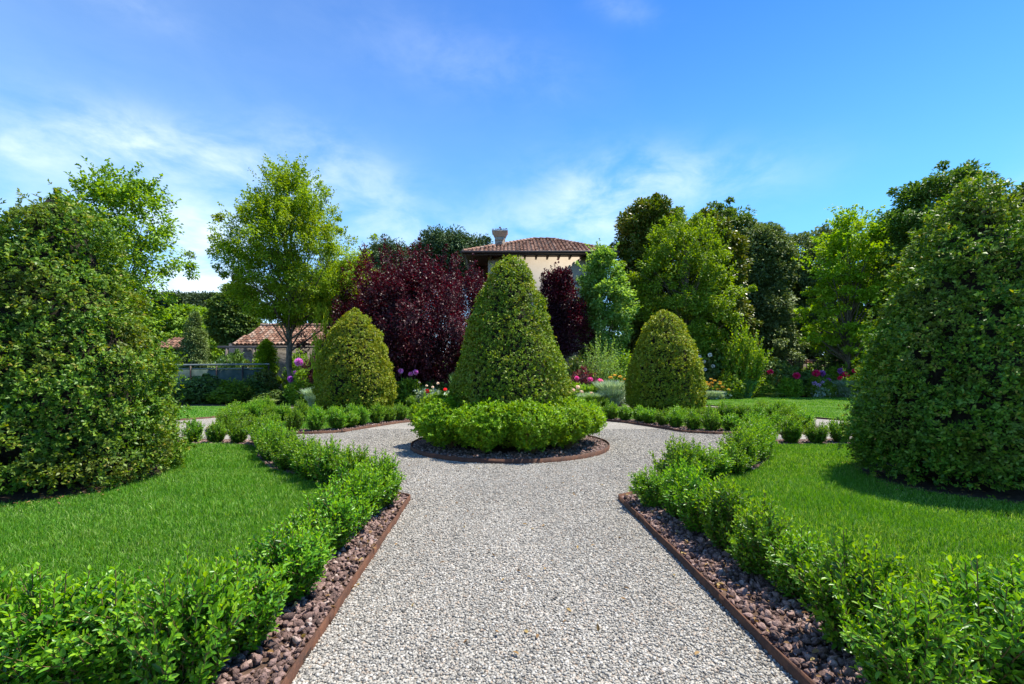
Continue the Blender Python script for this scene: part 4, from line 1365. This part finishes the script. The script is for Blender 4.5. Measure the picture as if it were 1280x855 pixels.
T('stone_pine', 'dark pine crown between the hornbeam and the purple plum', 486, 62.0, [(303, 10), (311, 30), (330, 44), (352, 48), (380, 36)], M['pine_leaf'], M['bark_dark'], 87, 200, 80, 1.9, 0.36, 0.17, 0.4, first=0.5, ragged=0.03)
T('stone_pine', 'distant stone pine low on the skyline nearest the left evergreen', 222, 80.0, [(367, 10), (373, 24), (386, 28), (398, 16)], M['pine_leaf'], M['bark_dark'], 88, 130, 70, 2.0, 0.45, 0.22, 0.4, first=0.5, ragged=0.03)
T('stone_pine', 'distant stone pine on the skyline beside the hornbeam', 262, 78.0, [(367, 10), (374, 20), (388, 26), (402, 16)], M['pine_leaf'], M['bark_dark'], 89, 130, 70, 2.0, 0.45, 0.22, 0.4, first=0.5, ragged=0.03)
T('deciduous_tree', 'green tree below the distant pines left of the outbuilding', 232, 52.0, [(384, 14), (395, 34), (420, 46), (450, 46)], M['fresh_leaf'], M['bark_dark'], 90, 230, 80, 1.5, 0.3, 0.2, 0.25)
T('cedar', 'dark spreading tree behind the outbuilding and the hornbeam', 298, 40.0, [(352, 8), (372, 26), (396, 34), (416, 30), (436, 16)], M['dark_leaf'], M['bark_dark'], 91, 220, 90, 1.2, 0.26, 0.15, 0.3, flat=0.4)
T('deciduous_tree', 'green tree filling the gap behind hornbeam and purple plum', 425, 42.0, [(330, 14), (350, 34), (390, 44), (430, 40)], M['fresh_leaf'], M['bark_dark'], 92, 200, 80, 1.3, 0.26, 0.16, 0.3)
T('columnar_conifer', 'slim young conifer before the pavilion on the left', 244, 28.0, [(393, 2), (412, 9), (440, 14), (466, 15), (480, 10)], M['oak_leaf'], M['bark_dark'], 93, 90, 110, 0.45, 0.12, 0.05, 0.07, shell=0.5, flat=1.2)
T('columnar_hornbeam', 'young upright leafy tree beside the grey hornbeam trunk', 334, 27.0, [(424, 3), (440, 10), (465, 14), (486, 10)], M['lime_leaf'], M['bark'], 94, 50, 90, 0.45, 0.12, 0.07, 0.05)

# the far wood that closes the horizon
rg = rng_of(95)
fw = MB()
n = 900
ang = rg.uniform(-1.25, 1.25, n)
dd = rg.uniform(95, 125, n)
C = np.stack([np.sin(ang) * dd * 1.25, np.cos(ang) * dd + 10, rg.uniform(0, 1, n) * (7 + 3.0 * np.sin(ang * 9) + rg.normal(0, 1.2, n))], 1)
per = 75
P = np.repeat(C, per, 0) + rg.normal(size=(n * per, 3)) * np.array([2.4, 2.4, 1.7])
P[:, 2] = np.maximum(P[:, 2], 0.2)
leaves(fw, P, rand_dir(rg, len(P)), np.array([0, -0.3, 1]) + rg.normal(0, 0.5, (len(P), 3)), 0.9, 0.6)
setting(fw.build('far_woodland', M['dark_leaf']), 'stuff')

# ------------------------------------------------------------------ shrubs and flowers of the borders
def mound_proto(name, leafm, seed, n, k, L, W, upright=0.4, shag=0.1, prof=None, lump=0.07):
    rg_ = rng_of(seed)
    prof = prof or [(0.04, 0.40), (0.2, 0.50), (0.5, 0.49), (0.75, 0.38), (0.92, 0.2), (1.0, 0.0)]
    f_, s_ = MB(), MB()
    clipped(f_, rg_, prof, n, k, L, W, 0.16, lump, 0.3, upright, shag)
    for i in range(14):
        aa = rg_.uniform(0, 6.28)
        rr = rg_.uniform(0.1, 0.42)
        s_.tube(bez(np.zeros(3), np.array([math.cos(aa) * rr * .3, math.sin(aa) * rr * .3, 0.4]), np.array([math.cos(aa) * rr, math.sin(aa) * rr, rg_.uniform(0.5, 0.85)]), 5), np.linspace(0.014, 0.004, 5), 4)
    return plant_from(f_, s_, name, 'x', 'shrub', leafm, M['stem'])


def spiky_proto(name, leafm, seed, n, W, spread, droop, cat='plant'):
    """blades or needle shoots rising from a base, unit height"""
    rg_ = rng_of(seed)
    f_ = MB()
    a_ = rg_.uniform(0, 6.28, n)
    q = np.sqrt(rg_.uniform(0, 1, n))
    for k_ in range(3):
        # three joints per shoot: leaflets along it
        h0 = np.column_stack([np.cos(a_) * q * (0.12 + spread * k_ / 3), np.sin(a_) * q * (0.12 + spread * k_ / 3), np.full(n, k_ / 3.2)])
        D = np.column_stack([np.cos(a_) * q * (spread + droop * k_ * 0.5), np.sin(a_) * q * (spread + droop * k_ * 0.5), np.full(n, 1.0 - droop * 0.4 * k_)]) + rg_.normal(0, 0.10, (n, 3))
        leaves(f_, h0 * np.array([1, 1, 1]) + rg_.normal(0, 0.02, (n, 3)) * np.array([1, 1, 0]), D, rand_dir(rg_, n), 0.36 * rg_.uniform(0.6, 1.15, n), W, False, 0.2, 0.1)
    f_.v = [np.maximum(v, np.array([-9, -9, 0.0], dtype=np.float32)) for v in f_.v]
    return plant_from(f_, None, name, 'x', cat, leafm, M['stem_green'])


PR = {
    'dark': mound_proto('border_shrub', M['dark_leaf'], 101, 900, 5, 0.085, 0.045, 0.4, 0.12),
    'green': mound_proto('border_shrub', M['fresh_leaf'], 102, 900, 5, 0.085, 0.045, 0.4, 0.14),
    'lime': mound_proto('border_shrub', M['bright_leaf'], 103, 800, 5, 0.09, 0.05, 0.6, 0.18),
    'yellow': mound_proto('elder_shrub', M['yellow_leaf'], 104, 420, 5, 0.11, 0.055, 0.3, 0.2, lump=0.12),
    'maroon': mound_proto('purple_shrub', M['maroon_leaf'], 105, 600, 5, 0.08, 0.035, 0.5, 0.15),
    'olive': mound_proto('border_shrub', M['magnolia_leaf'], 106, 800, 5, 0.09, 0.04, 0.4, 0.15),
    'upright': plant_from(*box_plant(rng_of(107), 1.0, 0.42, 26, 9, 0.055, 0.04, 0.032, False), 'upright_shrub', 'x', 'shrub', [M['bright_leaf'], M['bright_leaf']], M['stem']),
    'silver': spiky_proto('lavender_clump', M['silver_leaf'], 108, 900, 0.018, 0.35, 0.35),
    'rosemary': spiky_proto('rosemary_bush', M['rosemary_leaf'], 109, 1100, 0.022, 0.22, 0.2),
    'tuft': spiky_proto('grass_clump', M['tuft_grass'], 110, 600, 0.012, 0.3, 0.8),
    'broom': plant_from(*box_plant(rng_of(111), 1.0, 0.5, 40, 9, 0.05, 0.014, 0.032, False), 'broom_shrub', 'x', 'shrub', [M['soft_leaf'], M['soft_leaf']], M['stem']),
}
seen = set()
rng = rng_of(120)


def plant(kind, px, d, top, hw, label, cat, group=None):
    """a plant from its photo column, distance, top row and half width"""
    H = zat(top, d)
    r = hw / FPX * d
    sx = r / 0.5 if kind not in ('upright',) else r / 0.38
    o = PR[kind]
    rz = float(rng.uniform(0, 6.28))
    if kind in seen:
        return dup(o, (xat(px, d), d, 0.02), rz, label, (sx, sx, H), group, cat)
    seen.add(kind)
    o.location, o.rotation_euler, o.scale = (xat(px, d), d, 0.02), (0, 0, rz), (sx, sx, H)
    return tag(o, label, cat, group)


LB = 'shrubs of the left border'
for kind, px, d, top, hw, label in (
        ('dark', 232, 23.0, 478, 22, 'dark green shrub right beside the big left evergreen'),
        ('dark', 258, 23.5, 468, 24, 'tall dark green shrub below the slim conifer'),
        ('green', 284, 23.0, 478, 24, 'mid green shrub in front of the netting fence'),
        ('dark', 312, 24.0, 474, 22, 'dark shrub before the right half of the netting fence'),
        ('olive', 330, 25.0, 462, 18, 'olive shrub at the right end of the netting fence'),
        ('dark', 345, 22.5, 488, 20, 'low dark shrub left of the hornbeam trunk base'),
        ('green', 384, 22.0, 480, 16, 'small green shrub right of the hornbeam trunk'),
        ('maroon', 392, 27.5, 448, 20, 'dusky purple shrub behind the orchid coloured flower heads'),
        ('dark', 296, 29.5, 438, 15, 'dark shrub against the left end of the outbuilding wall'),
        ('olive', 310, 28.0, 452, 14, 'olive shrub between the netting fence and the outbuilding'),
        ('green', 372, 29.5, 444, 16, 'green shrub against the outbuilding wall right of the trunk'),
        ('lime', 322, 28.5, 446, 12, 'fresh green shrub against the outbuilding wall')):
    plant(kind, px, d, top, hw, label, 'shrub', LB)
plant('yellow', 408, 24.0, 394, 13, 'tall yellow green elder left of the left golden evergreen', 'shrub')
plant('tuft', 330, 19.5, 497, 14, 'pale grass clump behind the left hedge rows', 'grass clump')
plant('silver', 392, 19.6, 484, 14, 'silver lavender clump left of the left golden evergreen', 'lavender')
CB = 'shrubs of the middle border'
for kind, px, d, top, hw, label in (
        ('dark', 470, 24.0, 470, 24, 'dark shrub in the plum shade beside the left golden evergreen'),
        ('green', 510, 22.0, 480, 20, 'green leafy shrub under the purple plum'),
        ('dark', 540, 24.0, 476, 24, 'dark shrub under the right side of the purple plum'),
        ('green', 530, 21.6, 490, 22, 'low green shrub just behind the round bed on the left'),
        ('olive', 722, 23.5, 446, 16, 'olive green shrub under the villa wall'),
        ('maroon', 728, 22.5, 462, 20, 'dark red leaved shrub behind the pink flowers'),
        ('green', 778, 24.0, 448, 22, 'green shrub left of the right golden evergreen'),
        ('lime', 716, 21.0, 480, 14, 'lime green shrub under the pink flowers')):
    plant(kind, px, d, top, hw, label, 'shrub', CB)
plant('rosemary', 579, 15.2, 466, 20, 'upright rosemary bush left of the central cone', 'rosemary')
plant('broom', 752, 23.6, 420, 38, 'wispy tall broom below the pale green tree', 'shrub')
plant('silver', 765, 20.6, 474, 22, 'silver lavender clump left of the right golden evergreen', 'lavender')
plant('tuft', 742, 21.4, 478, 12, 'pale grass clump beside the pink flowers', 'grass clump')
plant('silver', 738, 20.2, 490, 16, 'low silver clump right of the round bed', 'lavender')
RB = 'shrubs of the right border'
for kind, px, d, top, hw, label in (
        ('dark', 898, 30.5, 430, 30, 'tall dark shrub right behind the right golden evergreen'),
        ('olive', 885, 29.5, 446, 20, 'olive shrub with pale flowers by the right golden evergreen'),
        ('green', 905, 27.6, 470, 18, 'green shrub behind the yellow flowers'),
        ('dark', 968, 31.0, 448, 26, 'dark shrub left of the iron fence'),
        ('green', 955, 29.4, 476, 18, 'green shrub left of the glossy bush in the right border'),
        ('lime', 981, 29.2, 474, 13, 'glossy bright green bush beside the crimson flowers'),
        ('dark', 1010, 30.4, 464, 22, 'dark shrub below the iron fence'),
        ('green', 1022, 29.3, 476, 16, 'green shrub under the crimson flower heads'),
        ('lime', 1085, 29.5, 428, 22, 'tall yellow green shrub beside the big right evergreen'),
        ('green', 1050, 29.8, 462, 24, 'mid green shrub beneath the liquidambar'),
        ('dark', 1040, 34.0, 445, 30, 'dark shrub behind the iron fence')):
    plant(kind, px, d, top, hw, label, 'shrub', RB)
plant('upright', 928, 28.6, 396, 25, 'tall upright bright green shrub right of the right golden evergreen', 'shrub')
plant('rosemary', 932, 28.4, 474, 18, 'needle leaved low bush at the foot of the upright green shrub', 'rosemary')
plant('silver', 1062, 28.9, 474, 22, 'blue grey lavender clump beside the big right evergreen', 'lavender')
plant('silver', 888, 26.4, 488, 16, 'silver clump under the yellow flowers by the far right lawn', 'lavender')
plant('tuft', 962, 28.8, 490, 12, 'pale grass clump on the far edge of the right lawn', 'grass clump')


def blooms(label, cat, px, d, heads, r, petal, n_pet, leafm, seed, flat=0.85, group=None, foliage=True, name='flowering_plant'):
    """stems and a leafy base under single flower heads; heads = [(column, row), ...]"""
    rg_ = rng_of(seed)
    t_ = thing(name, label, cat, (xat(px, d), d, 0.02), 0, group)
    st = MB()
    tops = []
    for hx, hy in heads:
        p = np.array([xat(hx, d) - xat(px, d), rg_.normal(0, 0.12), zat(hy, d) - 0.02])
        tops.append(p)
        st.tube(bez(np.array([p[0] * 0.5, p[1] * 0.4, 0]), np.array([p[0] * 0.85, p[1], p[2] * 0.5]), p, 6), np.linspace(0.012, 0.007, 6), 5)
    st.build('stem', M['stem_green'], t_)
    if foliage:
        f_ = MB()
        H = min(p[2] for p in tops) * 0.8
        spr = max(0.25, max(abs(p[0]) for p in tops) * 0.9)
        n_ = 420
        P_ = np.column_stack([rg_.normal(0, spr * 0.55, n_), rg_.normal(0, 0.2, n_), rg_.uniform(0.05, 1, n_) * H])
        tufts(f_, rg_, P_, rand_dir(rg_, n_) * 0.6 + np.array([0, 0, 0.5]), 3, 0.17, 0.07, 0.9)
        f_.v = [np.maximum(v, np.array([-9, -9, 0.0], dtype=np.float32)) for v in f_.v]
        f_.build('foliage', leafm, t_)
    for p in tops:
        b_ = MB()
        rr = r * rg_.uniform(0.85, 1.15)
        D_ = rand_dir(rg_, n_pet)
        D_[:, 2] = D_[:, 2] * flat + 0.15
        leaves(b_, p + D_ * rr * 0.35, D_ + rg_.normal(0, 0.25, D_.shape), rand_dir(rg_, n_pet) + D_ * 0.3, rr * 0.75, rr * 0.6, False, 0.5, -0.1)
        b_.build('bloom', petal, t_)
    return t_


AL = 'alliums of the left border'
blooms('large orchid pink flower head highest right of the hornbeam trunk', 'flower', 376, 22.0, [(373.5, 453)], 0.21, M['orchid'], 150, M['fresh_leaf'], 131, 1, AL, True, 'allium')
blooms('three violet flower heads low right of the hornbeam trunk', 'flower', 369, 22.3, [(363, 474), (369.5, 467), (380, 476)], 0.17, M['purple'], 120, M['fresh_leaf'], 132, 1, AL, True, 'allium')
blooms('three orchid pink flowers under the purple plum', 'flower', 512, 21.8, [(502, 464), (513, 467.5), (520, 465.5)], 0.13, M['orchid'], 90, M['fresh_leaf'], 133)
blooms('red flower left of the rosemary bush', 'flower', 554, 20.0, [(556, 487), (534, 489)], 0.10, M['red'], 70, M['silver_leaf'], 134)
blooms('pale cream flowers in the plum shade behind the round bed', 'flower', 535, 20.6, [(524, 478), (533, 482), (541, 484), (548, 479)], 0.06, M['peach'], 40, M['silver_leaf'], 135)
blooms('three pink peonies in a row right of the central cone', 'flower', 736, 21.2, [(721, 473), (737, 474.5), (751, 477)], 0.13, M['pink'], 120, M['bright_leaf'], 136, 0.9, None, True, 'peony')
blooms('peach flowers low right of the central cone', 'flower', 731, 20.4, [(716, 488), (722, 484), (739, 492), (727, 490)], 0.10, M['peach'], 80, M['bright_leaf'], 137)
blooms('yellow flat flower heads left of the right golden evergreen', 'flower', 772, 21.8, [(762, 472), (768, 469), (774, 471), (780, 474), (777, 478)], 0.10, M['yarrow'], 60, M['silver_leaf'], 138, 0.4, None, True, 'yarrow')
blooms('golden flat flower heads right of the right golden evergreen', 'flower', 893, 26.8, [(882, 478), (887, 474), (893, 476), (899, 480), (904, 484), (890, 483), (897, 487), (908, 487), (880, 486), (901, 489), (894, 490), (885, 481), (900, 478), (891, 479)], 0.105, M['yarrow'], 70, M['silver_leaf'], 139, 0.4, None, True, 'yarrow')
RF = 'crimson flowers of the right border'
blooms('single large crimson flower left of the others by the far lawn', 'flower', 994, 28.9, [(994, 470)], 0.205, M['crimson'], 110, M['fresh_leaf'], 140, 0.9, RF, True, 'peony')
blooms('crimson flower with a purple one under the iron fence', 'flower', 1018, 29.0, [(1018.5, 467)], 0.205, M['crimson'], 110, M['fresh_leaf'], 141, 0.9, RF, True, 'peony')
blooms('cluster of crimson flowers nearest the big right evergreen', 'flower', 1058, 29.1, [(1056, 468), (1064, 463.5), (1059.5, 471), (1052, 473)], 0.17, M['crimson'], 120, M['fresh_leaf'], 142, 0.9, RF, True, 'peony')
blooms('violet flower heads among the crimson flowers', 'flower', 1036, 29.3, [(1026, 467), (1037, 476), (1051, 464)], 0.18, M['purple'], 110, M['silver_leaf'], 143, 1, None, True, 'allium')
blooms('lilac flowers low in the right border', 'flower', 1024, 28.8, [(1017, 479), (1022, 482), (1027, 478), (1030, 484)], 0.16, M['lilac'], 70, M['silver_leaf'], 144)
blooms('small dusky red flower at the left end of the right border', 'flower', 961, 29.3, [(961, 465)], 0.17, M['crimson'], 90, M['dark_leaf'], 145, 0.7, None, True, 'peony')
blooms('white flower clusters on the shrub right of the right golden evergreen', 'flower', 884, 28.9, [(874, 446), (880, 452), (887, 444), (890, 458), (882, 462)], 0.13, M['cream'], 60, M['oak_leaf'], 146)

# a splinter of wood lying on the stones
s = MB()
s.box((-0.014, -0.09, 0.0), (0.012, 0.09, 0.009))
s.add([(-0.014, 0.09, 0.0), (0.012, 0.09, 0.0), (0.012, 0.09, 0.009), (-0.014, 0.09, 0.009), (0.004, 0.125, 0.004)], (0, 4, 1), (1, 4, 2), (2, 4, 3), (3, 4, 0))
o = s.build('wood_splinter', plain_mat('raw_wood', (0.22, 0.11, 0.06), (0.36, 0.20, 0.12), 20, 0.8, 0.3, 0.003, (4, 0.5, 4)))
o.location = (*gpt(312, 768), 0.088)
o.rotation_euler = (0.12, 0.05, -0.35)
tag(o, 'brown wood splinter lying on the lava stones left of the path', 'wood piece')

# dry leaves lying under the big evergreens and here and there on the gravel and stones
rg = rng_of(150)
lit = MB()
Pl = []
for c in (TOP_L, TOP_R):
    a_ = rg.uniform(0, 6.28, 420)
    q_ = rg.normal(1.22, 0.16, 420)
    Pl.append(np.column_stack([c[0] + np.cos(a_) * q_, c[1] + np.sin(a_) * q_, np.full(420, 0.075)]))
g_ = keep_seen(scatter(rg, -2.0, 2.0, 2.0, 7.5, 4.0), 0)
Pl.append(np.column_stack([g_, np.full(len(g_), 0.022)]))
b_ = keep_seen(scatter(rg, -3.2, 3.2, 2.0, 7.0, 40), 0)
b_ = b_[(in_poly(b_, bed_near_l) & ~in_poly(b_, lawn_near_l)) | (in_poly(b_, bed_near_r) & ~in_poly(b_, lawn_near_r))]
Pl.append(np.column_stack([b_, np.full(len(b_), 0.085)]))
Pl = np.concatenate(Pl)
m_ = len(Pl)
leaves(lit, Pl, rand_dir(rg, m_) * np.array([1, 1, 0.25]), np.array([0, 0, 1.0]) + rg.normal(0, 0.3, (m_, 3)), rg.uniform(0.025, 0.05, m_), rg.uniform(0.012, 0.024, m_), True, 0.4, 0.2)
M['dry_leaf'] = leaf_mat('dry_leaf', [(0.07, 0.04, 0.018), (0.14, 0.08, 0.03), (0.20, 0.13, 0.05), (0.22, 0.17, 0.06)], None, 1, 0.15, 0.6)
setting(lit.build('leaf_litter', M['dry_leaf']), 'stuff')
